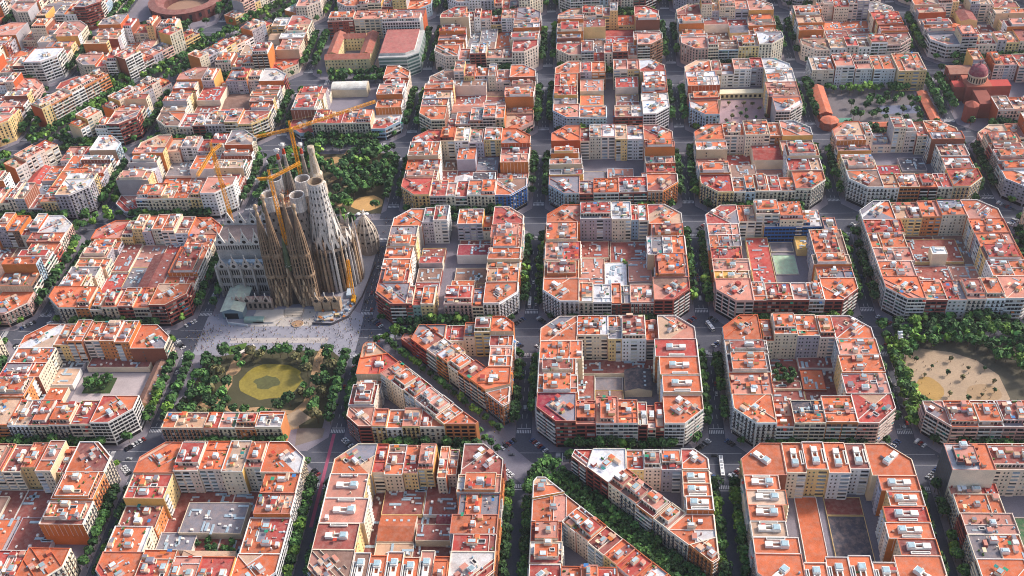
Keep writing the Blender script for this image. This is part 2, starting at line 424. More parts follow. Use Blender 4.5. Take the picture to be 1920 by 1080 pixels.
    def slab(t, n, st_, sn, z, hh, c, top, tgt):
        p = put(t, n, .05)
        if not p: return None
        r = 0.5*hypot(st_, sn)
        cs = [f.p(t+u*st_/2, 0, -(n+w*sn/2)) for u in (-1, 1) for w in (-1, 1)]
        if not all(inside(q, c_[0], c_[1], .02) for c_ in cs): return None
        B = MB(); B.box(p[0], p[1], z, st_, sn, hh, ang, c, top); tgt.append((B, z)); return p
    wlc = lambda: vary(WHITE if rng.random() < .65 else WALL['c'], rng, .08)
    z = h+.004
    occupied = []
    if 'u' in lot['feat']:                                                    # long white stair house with glazed end and shaft beside it
        n0 = D*.5; t0 = LEN*.5; c = vary(L('#e4e0d8'), rng, .05)
        if lot.get('corner'): n0 = D*.45
        B = MB(); q4 = min(4.6, D*.2)
        B.box(*f.p(t0, 0, -(n0-q4))[:2], z, 3.6, 4.4, 2.3, ang, c)
        B.box(*f.p(t0, 0, -(n0+q4))[:2], z, 4.2, 4.8, 2.6, ang, c)
        for sgn in (-1, 1): B.box(*f.p(t0+sgn*1.5, 0, -n0)[:2], z, .7, 2*q4-4.4, 1.7, ang, c)
        P['stair_house'].append((B, z))
        K = MB(); K.box(*f.p(t0, 0, -(n0+q4))[:2], z+2.6, 3.7, 3.6, .4, ang, L('#a9b7bb'), L('#9fb6bd')); P['skylight'].append((K, len(P['stair_house'])))
        if not lot.get('corner'):
            B = MB()
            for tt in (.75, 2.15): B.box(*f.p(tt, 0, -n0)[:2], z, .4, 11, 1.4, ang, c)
            B.box(*f.p(1.45, 0, -n0)[:2], z, 1.0, 11, .25, ang, L('#6a6468'))  # shallow slab greyed to stand for the shade down the shaft
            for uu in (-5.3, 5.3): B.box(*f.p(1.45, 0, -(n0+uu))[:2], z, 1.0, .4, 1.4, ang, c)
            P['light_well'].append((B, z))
        occupied.append((t0, n0, 7)); occupied.append((1.4, n0, 6))
    else:
        pent = ('^' in lot['feat']) or rng.random() < .34
        if pent and LEN > 8 and D > 12 and not lot.get('corner'):
            s0 = rng.choice([2.6, 3.2, 4]); s1 = D-rng.choice([2.2, 3, 5]); B = MB(); x, y, _ = f.p(LEN/2, 0, -(s0+s1)/2)
            pw = LEN-1.0 if rng.random() < .7 else LEN*.6; hh = 2.9; c = wlc() if rng.random() < .6 else wc
            B.box(x, y, z, pw, s1-s0, hh, ang, c, vary(ROOF[rng.choice('ooorpd')], rng, .12))
            for sgn in (-1, 1):
                B.box(*f.p(LEN/2+sgn*(pw/2-.15), 0, -(s0+s1)/2)[:2], z+hh, .3, s1-s0, .5, ang, capc)
                B.box(*f.p(LEN/2, 0, -((s0+s1)/2+sgn*((s1-s0)/2-.15)))[:2], z+hh, pw-.7, .3, .5, ang, capc)
            P['penthouse'].append((B, z))
            fr = Fac(f.p(LEN/2-pw/2, 0, -s0)[:2], f.p(LEN/2+pw/2, 0, -s0)[:2])
            for t in range(int(pw/2.4)): fr.quad(P['window'], t*2.4+.3, t*2.4+2.0, z+.2, z+2.3, .05, wincol(rng))
            bk = Fac(f.p(LEN/2+pw/2, 0, -s1)[:2], f.p(LEN/2-pw/2, 0, -s1)[:2])
            for t in range(int(pw/2.4)): bk.quad(P['window'], t*2.4+.3, t*2.4+2.0, z+.2, z+2.3, .05, wincol(rng))
            zt = z+hh
        else: zt = z; s0 = 1.5; s1 = D-1.5
        nst = 1 if LEN < 16 else 2
        if lot.get('corner'): nst = rng.choice([1, 2])
        for i in range(nst):
            t = LEN*(i+.5)/nst+rng.uniform(-1, 1); n = D*rng.uniform(.4, .62); a_, b_ = rng.uniform(2.6, 4.2), rng.uniform(3.2, 6.5)
            B0 = len(P['stair_house']); c = wlc(); hh = rng.uniform(2.2, 2.9)
            p = slab(t, n, a_, b_, zt, hh, c, vary(ROOF[rng.choice('owtpp')], rng, .1), P['stair_house'])
            if p:
                K = MB(); K.box(p[0], p[1], zt+hh, a_*.72, b_*.7, .4, ang, L('#aab4b8'), rng.choice([L('#a9bdc2'), L('#c4ccce'), L('#8fa3a8')])); P['skylight'].append((K, len(P['stair_house'])))
                occupied.append((t, n, 4))
        for i in range(rng.choice([0, 1, 1, 2])):                              # light wells: raised kerb round a slab painted dark for the shaft's shade
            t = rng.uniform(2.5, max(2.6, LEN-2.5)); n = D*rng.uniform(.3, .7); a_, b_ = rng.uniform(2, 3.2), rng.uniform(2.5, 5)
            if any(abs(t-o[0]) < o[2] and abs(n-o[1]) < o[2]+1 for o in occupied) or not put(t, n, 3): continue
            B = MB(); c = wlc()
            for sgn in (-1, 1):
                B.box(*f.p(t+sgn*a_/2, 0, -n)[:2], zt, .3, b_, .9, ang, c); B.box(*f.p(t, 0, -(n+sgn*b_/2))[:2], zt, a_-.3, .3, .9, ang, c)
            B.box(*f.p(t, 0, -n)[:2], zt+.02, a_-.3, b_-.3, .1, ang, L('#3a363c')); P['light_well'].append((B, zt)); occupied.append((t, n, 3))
        if lvl and rng.random() < .6:                                         # low walls dividing the terrace
            t = LEN*rng.choice([.33, .5, .66])
            if not any(abs(t-o[0]) < o[2] for o in occupied) and put(t, D*.5, 1):
                B = P['parapet']; B.box(*f.p(t, 0, -(s0+s1)/2)[:2], zt, .28, max(2, s1-s0-1.2), .8, ang, capc)
            if rng.random() < .5:
                n = D*rng.choice([.25, .75]); B = P['parapet']
                if put(LEN*.5, n, 1) and zt == z and not lot.get('corner'): B.box(*f.p(LEN*.5, 0, -n)[:2], zt, LEN-1.2, .28, .8, ang, capc)
    C = P['clutter']
    ncl = {0: 8, 1: 12, 2: 15}[lvl]*LEN/15*min(1.3, D/20)
    for i in range(int(ncl*(.12 if 'u' in lot['feat'] else 1))):
        t, n = rng.uniform(.8, LEN-.8), rng.uniform(.8, D-.8); p = put(t, n, .7)
        if not p or any(abs(t-o[0]) < 2.2 and abs(n-o[1]) < 3 for o in occupied): continue
        zz = z
        if P['penthouse'] and not lot.get('corner') and s0-.6 < n < s1+.6:
            if n < s0+.8 or n > s1-.8: continue
            zz = zt+.01
        r = rng.random()
        if r < .2: C.box(p[0], p[1], zz, rng.uniform(.7, 1.3), rng.uniform(.7, 1.6), rng.uniform(.6, 1.2), ang, vary(rng.choice([WHITE, L('#a29d98'), L('#b98f78'), L('#8a8580')]), rng, .2))
        elif r < .36: C.box(p[0], p[1], zz, .6, .8, rng.uniform(1.3, 2.4), ang, vary(rng.choice([WALL['b'], WHITE, WALL['c']]), rng, .1))
        elif r < .58:
            a_, b_ = rng.uniform(2.2, 5), rng.uniform(2, 3.6)
            if all(inside(q, *f.p(t+u*a_/2, 0, -(n+v*b_/2))[:2], .1) for u in (-1, 1) for v in (-1, 1)):
                C.box(p[0], p[1], zz, a_, b_, rng.uniform(1.8, 2.7), ang, vary(rng.choice([WHITE, WALL['q'], WALL['c'], WALL['b'], WALL['y'], WALL['g']]), rng, .12), vary(ROOF[pick(rng, 'o5w3g2t3p4r2')], rng, .14)); occupied.append((t, n, 2.5))
        elif r < .68: C.box(p[0], p[1], zz, rng.uniform(2.5, 6), .9, .3, ang+rng.choice([0, pi/2]), L('#b9bcc0'), vary(L('#a7b6bc'), rng, .15))
        elif r < .78: C.box(p[0], p[1], zz, rng.uniform(.8, 2.2), .7, rng.uniform(.7, 1.2), ang, vary(L('#4a6b36'), rng, .3))
        elif r < .85:
            B = MB(); B.box(p[0], p[1], zz+2.1, rng.uniform(2, 3.6), rng.uniform(1.6, 2.6), .12, ang, rng.choice(AWN))
            for u in (-.8, .8): B.box(*f.p(t+u, 0, -n)[:2], zz, .08, .08, 2.1, ang, L('#888888'))
            P['awning'].append((B, zz))
        elif r < .93: C.box(p[0], p[1], zz, rng.uniform(2, 4), .18, .9, ang+rng.choice([0, pi/2]), capc)
        else: C.lathe(p[0], p[1], [(.6, zz), (.6, zz+1.3), (.1, zz+1.6)], 7, vary(L('#9fb4c0'), rng, .15))
    return P

LOTS = []
def lot(poly, types, main, h, roof, wall, style, feat='', where='', block='', seed=0, depth=None, corner=False, **kw):
    d = dict(poly=poly, types=types, main=main, h=h, roof=roof, wall=wall, style=style, feat=feat, where=where, block=block, seed=seed,
             depth=depth or 20, corner=corner); d.update(kw); LOTS.append(d); return d
TOK = re.compile(r'([a-z])([a-z])(\d+)(?:/(\d+))?([a-tv-z]?)([\^u]*)')
def pick(rng, s): return rng.choices([c for c in s[::2]], [int(c) for c in s[1::2]])[0]
def rstyle(w_, rng):
    return {'b': pick(rng, 'b4s5k1'), 'w': pick(rng, 's5k3w2'), 'n': pick(rng, 'b5s4w1'), 'g': pick(rng, 'k4s4w2'), 'k': 'f'}.get(w_, pick(rng, 'k6w2s3'))
def randtok(rng, wd=None, pal='o8r5p6d3b2g2w1t2', wal='c6y2w5p3b3g3q3n1l1'):
    r, w_ = pick(rng, pal), pick(rng, wal)
    h = min(30, max(14.5, rng.gauss(21.3, 3.7)))
    if rng.random() < .1: h = rng.uniform(8, 14)
    return [r, w_, h, wd or rng.choice([8, 9, 10, 11, 12, 13, 14, 16, 19]), rstyle(w_, rng), '']
def parse(s, rng):
    out = []
    for t in s.split():
        m = TOK.fullmatch(t); r, w_, h, wd, st, ft = m.groups()
        out.append([r, w_, float(h)+rng.uniform(-.3, .3), float(wd or 16), st or rstyle(w_, rng), ft])
    return out
ORD = 'first second third fourth fifth sixth seventh eighth ninth tenth eleventh twelfth'.split()

def rect_block(name, x0, y0, x1, y1, seed, spec=None, c=13.5, a=27, pal='o8r5p6d3b2g2w1t2'):
    spec = spec or {}; rng = random.Random(seed); a = spec.get('a', a)
    W_, H_ = x1-x0, y1-y0
    dep = spec.get('dep', rng.uniform(22, 25)); depw = spec.get('dep', rng.uniform(26, 30))
    cor = parse(spec['C'], rng) if 'C' in spec else [randtok(rng, pal=pal) for _ in range(4)]      # NW NE SE SW
    def side(key, Lr):
        if spec.get(key) == '-': return None
        if key in spec: ts = parse(spec[key], rng)
        else:
            ts = []; tot = 0
            while tot < Lr-6: t = randtok(rng, pal=pal); ts.append(t); tot += t[3]
        s = sum(t[3] for t in ts); k = Lr/s
        for t in ts: t[3] *= k
        return ts
    skip = spec.get('skipc', '')
    def corner(i, nm, P, types, main):
        if nm in skip: return
        t = cor[i]; where = {'NW': 'far left corner', 'NE': 'far right corner', 'SE': 'near right corner', 'SW': 'near left corner'}[nm]
        st = t[4]
        if area(P) > 420 and rng.random() < spec.get('split', .35) and 'C' not in spec:   # corner shared by two houses
            pass
        lot(P, types, main, t[2], t[0], t[1], st, t[5], 'at the '+where, name, rng.randrange(10**6), a*.9, True)
    corner(3, 'SW', [(x0+c, y0), (x0+a, y0), (x0+a, y0+a), (x0, y0+a), (x0, y0+c)], 'sppss', 4)
    corner(2, 'SE', [(x1-a, y0), (x1-c, y0), (x1, y0+c), (x1, y0+a), (x1-a, y0+a)], 'ssspp', 1)
    corner(1, 'NE', [(x1-a, y1-a), (x1, y1-a), (x1, y1-c), (x1-c, y1), (x1-a, y1)], 'psssp', 2)
    corner(0, 'NW', [(x0, y1-a), (x0+a, y1-a), (x0+a, y1), (x0+c, y1), (x0, y1-c)], 'ppsss', 3)
    for key, Lr in (('S', W_-2*a), ('N', W_-2*a), ('W', H_-2*a), ('E', H_-2*a)):
        ts = side(key, Lr)
        if not ts: continue
        p = 0
        for i, t in enumerate(ts):
            q = p+t[3]; d = (dep if key in 'SN' else depw)+rng.uniform(-3, 3)
            if key == 'S': P = [(x0+a+p, y0), (x0+a+q, y0), (x0+a+q, y0+d), (x0+a+p, y0+d)]; tp = 'spcp'; m = 0; wh = ORD[i]+' from left on near side'
            elif key == 'N': P = [(x0+a+p, y1-d), (x0+a+q, y1-d), (x0+a+q, y1), (x0+a+p, y1)]; tp = 'cpsp'; m = 2; wh = ORD[i]+' from left on far side'
            elif key == 'W': P = [(x0, y1-a-q), (x0+d, y1-a-q), (x0+d, y1-a-p), (x0, y1-a-p)]; tp = 'pcps'; m = 3; wh = ORD[i]+' from back on left side'
            else: P = [(x1-d, y1-a-q), (x1, y1-a-q), (x1, y1-a-p), (x1-d, y1-a-p)]; tp = 'pspc'; m = 1; wh = ORD[i]+' from back on right side'
            p = q
            if t[0] == 'z': continue
            lot(P, tp, m, t[2], t[0], t[1], t[4], t[5], wh, name, rng.randrange(10**6), d)
    # courtyard: low workshops, garages and terraces
    ix0, ix1, iy0, iy1 = x0+depw+1, x1-depw-1, y0+dep+1, y1-dep-1
    if 'court' in spec:
        low = min(c_[4] for c_ in spec['court'])
        if low >= 3.2:                                         # ground-floor roof filling the rest of the yard
            xm = ix0+(ix1-ix0)*rng.uniform(.35, .65)
            for i, (u0, u1) in enumerate(((ix0-2, xm-.1), (xm+.1, ix1+2))): lot([(u0, iy0-1), (u1, iy0-1), (u1, iy1+1), (u0, iy1+1)], 'cccc', 0, 2.3+.2*i, rng.choice('dbd'), 'c', 'z', '', ('left', 'right')[i]+' ground-floor roof in courtyard', name, rng.randrange(10**6), form='flat')
        for i, (cx0, cy0, cx1, cy1, h, rf, wl, form) in enumerate(spec['court']):
            lot([(cx0, cy0), (cx1, cy0), (cx1, cy1), (cx0, cy1)], 'cccc', 0, h, rf, wl, 'z', '', ORD[i % 12]+' low roof in courtyard', name, rng.randrange(10**6), form=form)
    elif spec.get('open') is None:
        nx = rng.choice([2, 3]); ny = rng.choice([2, 3, 3, 4]); xs = sorted([ix0]+[ix0+(ix1-ix0)*(i+rng.uniform(-.2, .2))/nx for i in range(1, nx)]+[ix1])
        n = 0
        for i in range(nx):
            ys = sorted([iy0]+[iy0+(iy1-iy0)*(j+rng.uniform(-.25, .25))/ny for j in range(1, ny)]+[iy1])
            for j in range(ny):
                if rng.random() < .06: continue
                h = rng.choice([3, 3.5, 4.5, 4.5, 5, 6, 8, 11, 14, 17]); rf = pick(rng, 'd6b4r4g3o5p5k1t2w1'); form = 'flat' if rng.random() < .78 else 'gable'
                lot([(xs[i], ys[j]), (xs[i+1], ys[j]), (xs[i+1], ys[j+1]), (xs[i], ys[j+1])], 'cccc', 0, h, rf, pick(rng, 'c3b2g2w2'), 'z', '', ORD[n]+' low roof in courtyard', name, rng.randrange(10**6), form=form)
                n += 1

def poly_block(name, P, seed, sides=None, d=15, pal='o9r4p5d2b1g1t1', lotw=(13, 20), skip=()):
    """ring of houses round any convex outline, party walls meeting on the corner bisectors"""
    rng = random.Random(seed); k = len(P); Q = inset(P, d)
    for i in range(k):
        if i in skip: continue
        a, b, c, e = P[i], P[(i+1) % k], Q[(i+1) % k], Q[i]
        Ls = hypot(b[0]-a[0], b[1]-a[1])
        if sides and i in sides: ts = parse(sides[i], rng)
        else: ts = [randtok(rng, pal=pal) for _ in range(max(1, round(Ls/rng.uniform(*lotw))))]
        s = sum(t[3] for t in ts); p = 0
        for j, t in enumerate(ts):
            u, v = p/s, (p+t[3])/s; p += t[3]
            lerp = lambda A, B, r: (A[0]+(B[0]-A[0])*r, A[1]+(B[1]-A[1])*r)
            pp = [lerp(a, b, u), lerp(a, b, v), lerp(e, c, v), lerp(e, c, u)]
            if area(pp) < 30: continue
            small = hypot(pp[2][0]-pp[3][0], pp[2][1]-pp[3][1]) < 1.2
            if small: pp = pp[:3]; tp = 'spp'
            else: tp = 'spcp'
            sd = {0: 'near', 1: 'right', 2: 'far', 3: 'left'}[int(((atan2(b[1]-a[1], b[0]-a[0])+pi/4) % (2*pi))//(pi/2))]
            lot(pp, tp, 0, t[2], t[0], t[1], t[4], t[5], ORD[min(11, j)]+' house along its '+sd+' side', name, rng.randrange(10**6), d)

def row_lots(name, A, u, out, toks, depth, where, seed, s0=0, s1=None):
    """a terrace of houses: facade line from A along u, street on the side 'out'"""
    rng = random.Random(seed); ts = parse(toks, rng); tot = sum(t[3] for t in ts); k = (s1-s0)/tot; p = s0
    for i, t in enumerate(ts):
        q = p+t[3]*k; a = (A[0]+u[0]*p, A[1]+u[1]*p); b = (A[0]+u[0]*q, A[1]+u[1]*q); d = depth+rng.uniform(-.8, .8)
        c = (b[0]-out[0]*d, b[1]-out[1]*d); e = (a[0]-out[0]*d, a[1]-out[1]*d); P = [a, b, c, e]
        if area(P) < 0: P = [b, a, e, c]
        lot(P, 'spcp', 0, t[2], t[0], t[1], t[4], t[5], ORD[i]+where, name, rng.randrange(10**6), d); p = q
def one(name, P, types, main, tok, where, seed, depth=16):
    rng = random.Random(seed); t = parse(tok, rng)[0]; lot(P, types, main, t[2], t[0], t[1], t[4], t[5], where, name, seed, depth, len(P) != 4)
# ------------------------------------------------------------------ street grid, ground, pavements
COLX = {-6: -801, -5: -668, -4: -535, -3: -400, -2: -265, -1: -132.2, 0: 0, 1: 133.1, 2: 259.5, 3: 391, 4: 524, 5: 657, 6: 790}
ROWY = {-1: -132, 0: 0, 1: 128, 2: 276.3, 3: 406.1, 4: 538.6, 5: 674.1, 6: 809, 7: 942}
HS = 10.0                                                   # half street width
g = MB(); g.poly([(-9000, -3000, 0), (9000, -3000, 0), (9000, 14000, 0), (-9000, 14000, 0)], L('#50525d'))
g.build('road', M_GROUND, kind='structure')
def octagon(x0, y0, x1, y1, c): return [(x0+c, y0), (x1-c, y0), (x1, y0+c), (x1, y1-c), (x1-c, y1), (x0+c, y1), (x0, y1-c), (x0, y0+c)]
PAVE = L('#7d7882')
def pavement(P, col=PAVE, z=.15):
    m = MB(); m.prism(P, 0, z, L('#a5a0a2'), vary(col, random.Random(int(P[0][0])), .06)); return m.build('pavement', M_PAVE, kind='structure')
def seen(x0, y0, x1, y1, m=60):
    ps = [proj(x, y, z) for x in (x0, (x0+x1)/2, x1) for y in (y0, (y0+y1)/2, y1) for z in (0, 25)]
    return any(p[2] > 50 and -m < p[0] < 1920+m and -m < p[1] < 1080+m for p in ps)
# the diagonal avenue in the far left
DA, DB = Vector((-549, 350)), Vector((-289, 788)); DD = (DB-DA).normalized(); DN = Vector((-DD.y, DD.x))
def diag_off(x, y): v = Vector((x, y))-DA; return v.dot(DN), v.dot(DD)

# ------------------------------------------------------------------ blocks transcribed from the photograph (roof wall height/width style)
SPEC = {
 (-3, -1): dict(name='bottom-left corner block', C='ob20k oc23k oc22k oc20', N='rc21/16w dc20/14 ob22/14b oo24/12 ro18/10', E='oo22/18k pc20/16k zz1/16', W='oc20/20 oc20/18 rc19/20',
    S='rc20/20 oc21/20 rc20/20', court=[(-365, -95, -330, -60, 5, 'o', 'c', 'flat'), (-328, -92, -300, -58, 4.5, 'd', 'c', 'flat'), (-365, -58, -345, -40, 4, 'b', 'b', 'flat')]),
 (-2, -1): dict(name='grey-shed courtyard block', C='oc23k oc24k ow18f oc19', N='oc24/15w oc24/14w oc25/13w rc24/10', W='ry22/18k do15/16 oc17/18', E='oc23/15k ow22/15k ow18/26f',
    S='oc20/20 oc20/16 rc20/20', split=0, court=[(-217, -72, -176, -47, 8, 'g', 'l', 'flat'), (-229, -84, -205, -70, 6, 'g', 'w', 'flat'), (-209, -106, -175, -86, 9, 't', 'c', 'pyramid')]),
 (-1, -1): dict(name='brown-courtyard block', C='oo22 db22 ro23 bo23', N='rc22/9 oc21/14 po21/11 oc22/12 zz1/3 oy20/7 oo17/7 zz1/4', W='pc23/20u pc23/20u dc23/20u', E='oo23/15 go22/17 oo23/15 ro23/13',
    S='bo23/13u oo23/13u oo23/13u oo23/13u po23/11u oo22/12', court=[(-88.5, -53.5, -61.5, -27, 5, 'd', 'c', 'flat'), (-61, -53.5, -36, -27, 5.2, 'd', 'b', 'flat'), (-88, -75, -64.5, -54.5, 6, 'o', 'b', 'gable'),
    (-51.5, -62, -38.5, -54, 6.5, 'm', 'b', 'gable'), (-63, -76, -38.5, -63, 8, 'd', 'o', 'flat'), (-88, -92, -64, -76, 5, 't', 'y', 'flat')]),
 (1, -1): dict(name='uniform orange block', C='oy24ku oy24ku oy24ku oq24ku', N='oy24/13u oy25/14u oy25/14u dc24/13u', W='oc24/13u tc24/13u oc24/13u tc24/13u oc24/13u', E='oy24/13u oy24/13u ry24/13u oy24/13u dy24/13u',
    S='oy24/14u oy24/14u oy24/14u oy24/14u', dep=24, court=[(177, -90, 191, -33, 1.2, 'o', 'c', 'flat'), (195.5, -90, 218.5, -48, .9, 'k', 'b', 'flat'), (195.5, -47.5, 218.5, -33, .8, 'd', 'b', 'flat')]),
 (2, -1): dict(name='grey-tower block', C='rc20 oo24 oo24 oc22s', skipc='NW', N='ow24/24f oo24/22', W='rc17/10 oc19/16 pb21/16s oc21/18', E='oo23/20 oo22/20 oo23/20', S='oc20/20 oc20/20 rc20/20',
    court=[(294, -98, 366, -48, .6, 'n', 'c', 'flat')]),
 (-4, 0): dict(name='left-edge block'),
 (-3, 0): dict(name='school-yard block', C='oo20k oc19 ow23f to20', N='oc20/12 oo24/12 oc22/13 oo24/12 oo23/12', W='oc20/16k rc21/14 oo22/18', E='-', S='tw20/14 rc20/14 oc21/14 rc21/14', open=1, split=0),
 (0, 0): dict(name='dark-shed courtyard block', C='oo25k pp25s ow23s mb25s', N='ob25/23s gw25/10 oc25/18^ oc20/9', W='oc25/20 oc25/18 oc25/18', E='rc26/18u oc26/18u oc26/16u', S='rb22/17b pw23/19s^ ow23/17s rb22/8b dc18/7 rb20/7',
    court=[(71, 58, 90.5, 80, 6.5, 'k', 'b', 'gable'), (50, 62, 70, 77, 1, 'g', 'c', 'flat'), (36, 78, 98, 93, 4, 'd', 'b', 'flat'), (36, 37, 49.5, 77, 3.5, 'd', 'n', 'flat'), (50, 37, 70, 61, 4, 'b', 'c', 'flat')]),
 (1, 0): dict(name='red-terrace courtyard block', C='op25k oo24s rp24s ow24k', N='dw20/10k oc26/18^ oo25/17b oo24/12', W='tc24/12 kc24/16 py23/18', E='oo26/16s oo25/16s rp24/18s', S='ow20/12s kc24/22s oo24/22s',
    court=[(197, 61, 213, 81, 4.5, 'o', 'b', 'flat'), (170, 62, 196, 70, 4, 'd', 'b', 'flat'), (197, 82, 222, 94, 5, 'd', 'b', 'flat')]),
 (-4, 1): dict(name='tan-hangar block', court=[(-515, 188, -430, 216, 8, 'b', 'n', 'gable'), (-500, 162, -440, 187, 7, 'k', 'g', 'gable')]),
 (-3, 1): dict(name='block left of the basilica', C='pw13k ob15 ob22s oc20k', N='ro12/10 oy19/10 ow17/8 oy19/10 ow19/12 db16/12', S='oo20/11 gc17/10 oc20/13 ob21/12 oc19/13', W='rc10/12 pc13/14 oy12/14 rc15/14 oy17/16', E='oc17/20 ow20/32s oc16/14'),
 (0, 1): dict(name='striped-gable block', a=28, C='oc23k tc22 rb23b ow23k', N='bc25/26f wc25/16f rl22/6w ww22/8w', W='oo25/24 rc23/24 oo22/24', E='po22/18 oo24/22 ro23/24', S='oc22/12 ww21/16f ob20/8 gb20/8 pb21/20k',
    court=[(36, 215, 62, 238, 5, 'd', 'b', 'flat'), (63, 208, 96, 238, 4, 'd', 'b', 'flat'), (36, 180, 58, 214, 5, 'p', 'w', 'flat'), (58, 176, 76, 207, 6, 'w', 'w', 'flat'), (77, 178, 96, 206, 9, 'p', 'o', 'flat')]),
 (1, 1): dict(name='sports-court block', C='rw20 oc20 ob22b pp22b', skipc='NE', N='ow19/10 oc25/14k rw22/14', W='pw20/16s ow20/16s ro20/16 oo20/16 yo20/12', E='zz1/12 oo22/34s tc23/12 oo21/14', S='ob22/12s rb22/24s pb22/14s ow22/14s',
    court=[(196, 196, 214.5, 222, .5, 'v', 'v', 'flat'), (196, 226, 214.5, 239, .6, 'g', 'g', 'flat'), (216, 221, 226, 240, 6, 'y', 'y', 'flat'), (176, 170, 194, 240, 5, 'r', 'c', 'flat')]),
 (2, 1): dict(name='banded-corner block', C='gc22k oo22 pw22s ow23s', N='tg20/20f oo21/14 gw22/18', S='ob21/16s gw21/14w pq22/14k ow22/14k', W='rw22/18k oc22/20k pw22/18 oc22/20', E='oo22/20 oc22/18 po22/18 ow22/20',
    court=[(298, 168, 330, 200, 4.5, 'd', 'c', 'flat'), (331, 165, 352, 200, 4, 'p', 'w', 'flat'), (298, 205, 345, 235, 5, 'd', 'c', 'flat'), (318, 203, 330, 213, 14, 'w', 'g', 'flat')]),
 (3, 1): dict(name='right-edge block'),
 (-4, 2): dict(name='avenue-side block'), (-3, 2): dict(name='block behind the left crane', S='ww22/12s oc22/14k lc22/12k oc22/14k ry22/14k'),
 (-1, 2): dict(name='block beside the rear park', C='rc22 oo22 ou20k ry22k', S='rg20/14s pc20/8 rg19/10s oc21/12k oc20/12k', N='rb24/10b tc24/10w oo22/10 oo23/12', W='oc26/26w rc21/18 rc20/16'),
 (0, 2): dict(name='ball-court block', C='oo24x oo23 oo22k gl21k', N='rc20/8 tc24/10w wc24/12w tc23/10w ww22/14f', S='gb20/10s ow21/18s rb21/20s', court=[(38, 322, 60, 352, .5, 'g', 'c', 'flat'), (62, 322, 86, 352, 3, 'p', 'c', 'flat')]),
 (1, 2): dict(name='brown-tower block', C='ow22 oo24 oc22k ry20k', N='oq22/20 bb25/24b oo22/12', S='oc20/12 rl19/10 oc20/14k rc20/12k oc20/14k'),
 (2, 2): dict(name='maroon-courtyard block', C='tc22k oo21 ry22k bw22k', S='tw21/12k oo22/16f ob21/14 rc21/12', court=[(300, 322, 325, 350, 3, 'm', 'c', 'flat'), (326, 322, 348, 338, 2, 'n', 'c', 'flat'), (326, 339, 348, 360, 4, 'k', 'c', 'flat')]),
 (3, 2): dict(name='far right-edge block'),
 (-5, 4): dict(C='pc22 pc22 ww28s oc22', a=34),
 (-2, 3): dict(name='cream terrace block', N='-', skipc='NW', S='rc20/12k rc20/12k rc20/12k rc20/12k', court=[(-226, 445, -190, 468, 1, 'k', 'c', 'flat')]),
 (1, 3): dict(name='palm-plaza block', S='zz1/60', C='ow20 ww20s ww23s ol21k', E='ww23/30s pw23/30s', open=1),
 (3, 3): dict(name='domed-church block', W='-', skipc='NW SW', S='tp19/14k tp19/14k tp19/14k tw20/14k', open=1),
}
SPECIAL = {(-2, 0), (-2, 1), (-2, 2), (2, 0), (-1, 0), (0, -1), (-1, 1), (-2, 4), (2, 3), (-4, 5), (0, 3)}
BLOCKS = []
for j in range(-1, 7):
    for i in range(-6, 6):
        x0, x1, y0, y1 = COLX[i]+HS, COLX[i+1]-HS, ROWY[j]+HS, ROWY[j+1]-HS
        if j == -1: y1 += 2
        if not seen(x0, y0, x1, y1): continue
        BLOCKS.append((i, j, x0, y0, x1, y1))
        pavement(octagon(x0-4.4, y0-4.4, x1+4.4, y1+4.4, 13))
        if (i, j) in SPECIAL: continue
        sp = SPEC.get((i, j), {})
        pal = 'o8r5p6d3b2g2w1t2' if j < 2 else 'p8o5r4d3b3g3w2t3'
        rect_block(sp.get('name', 'distant block'), x0, y0, x1, y1, 1000+i*37+j*911, sp, pal=pal)

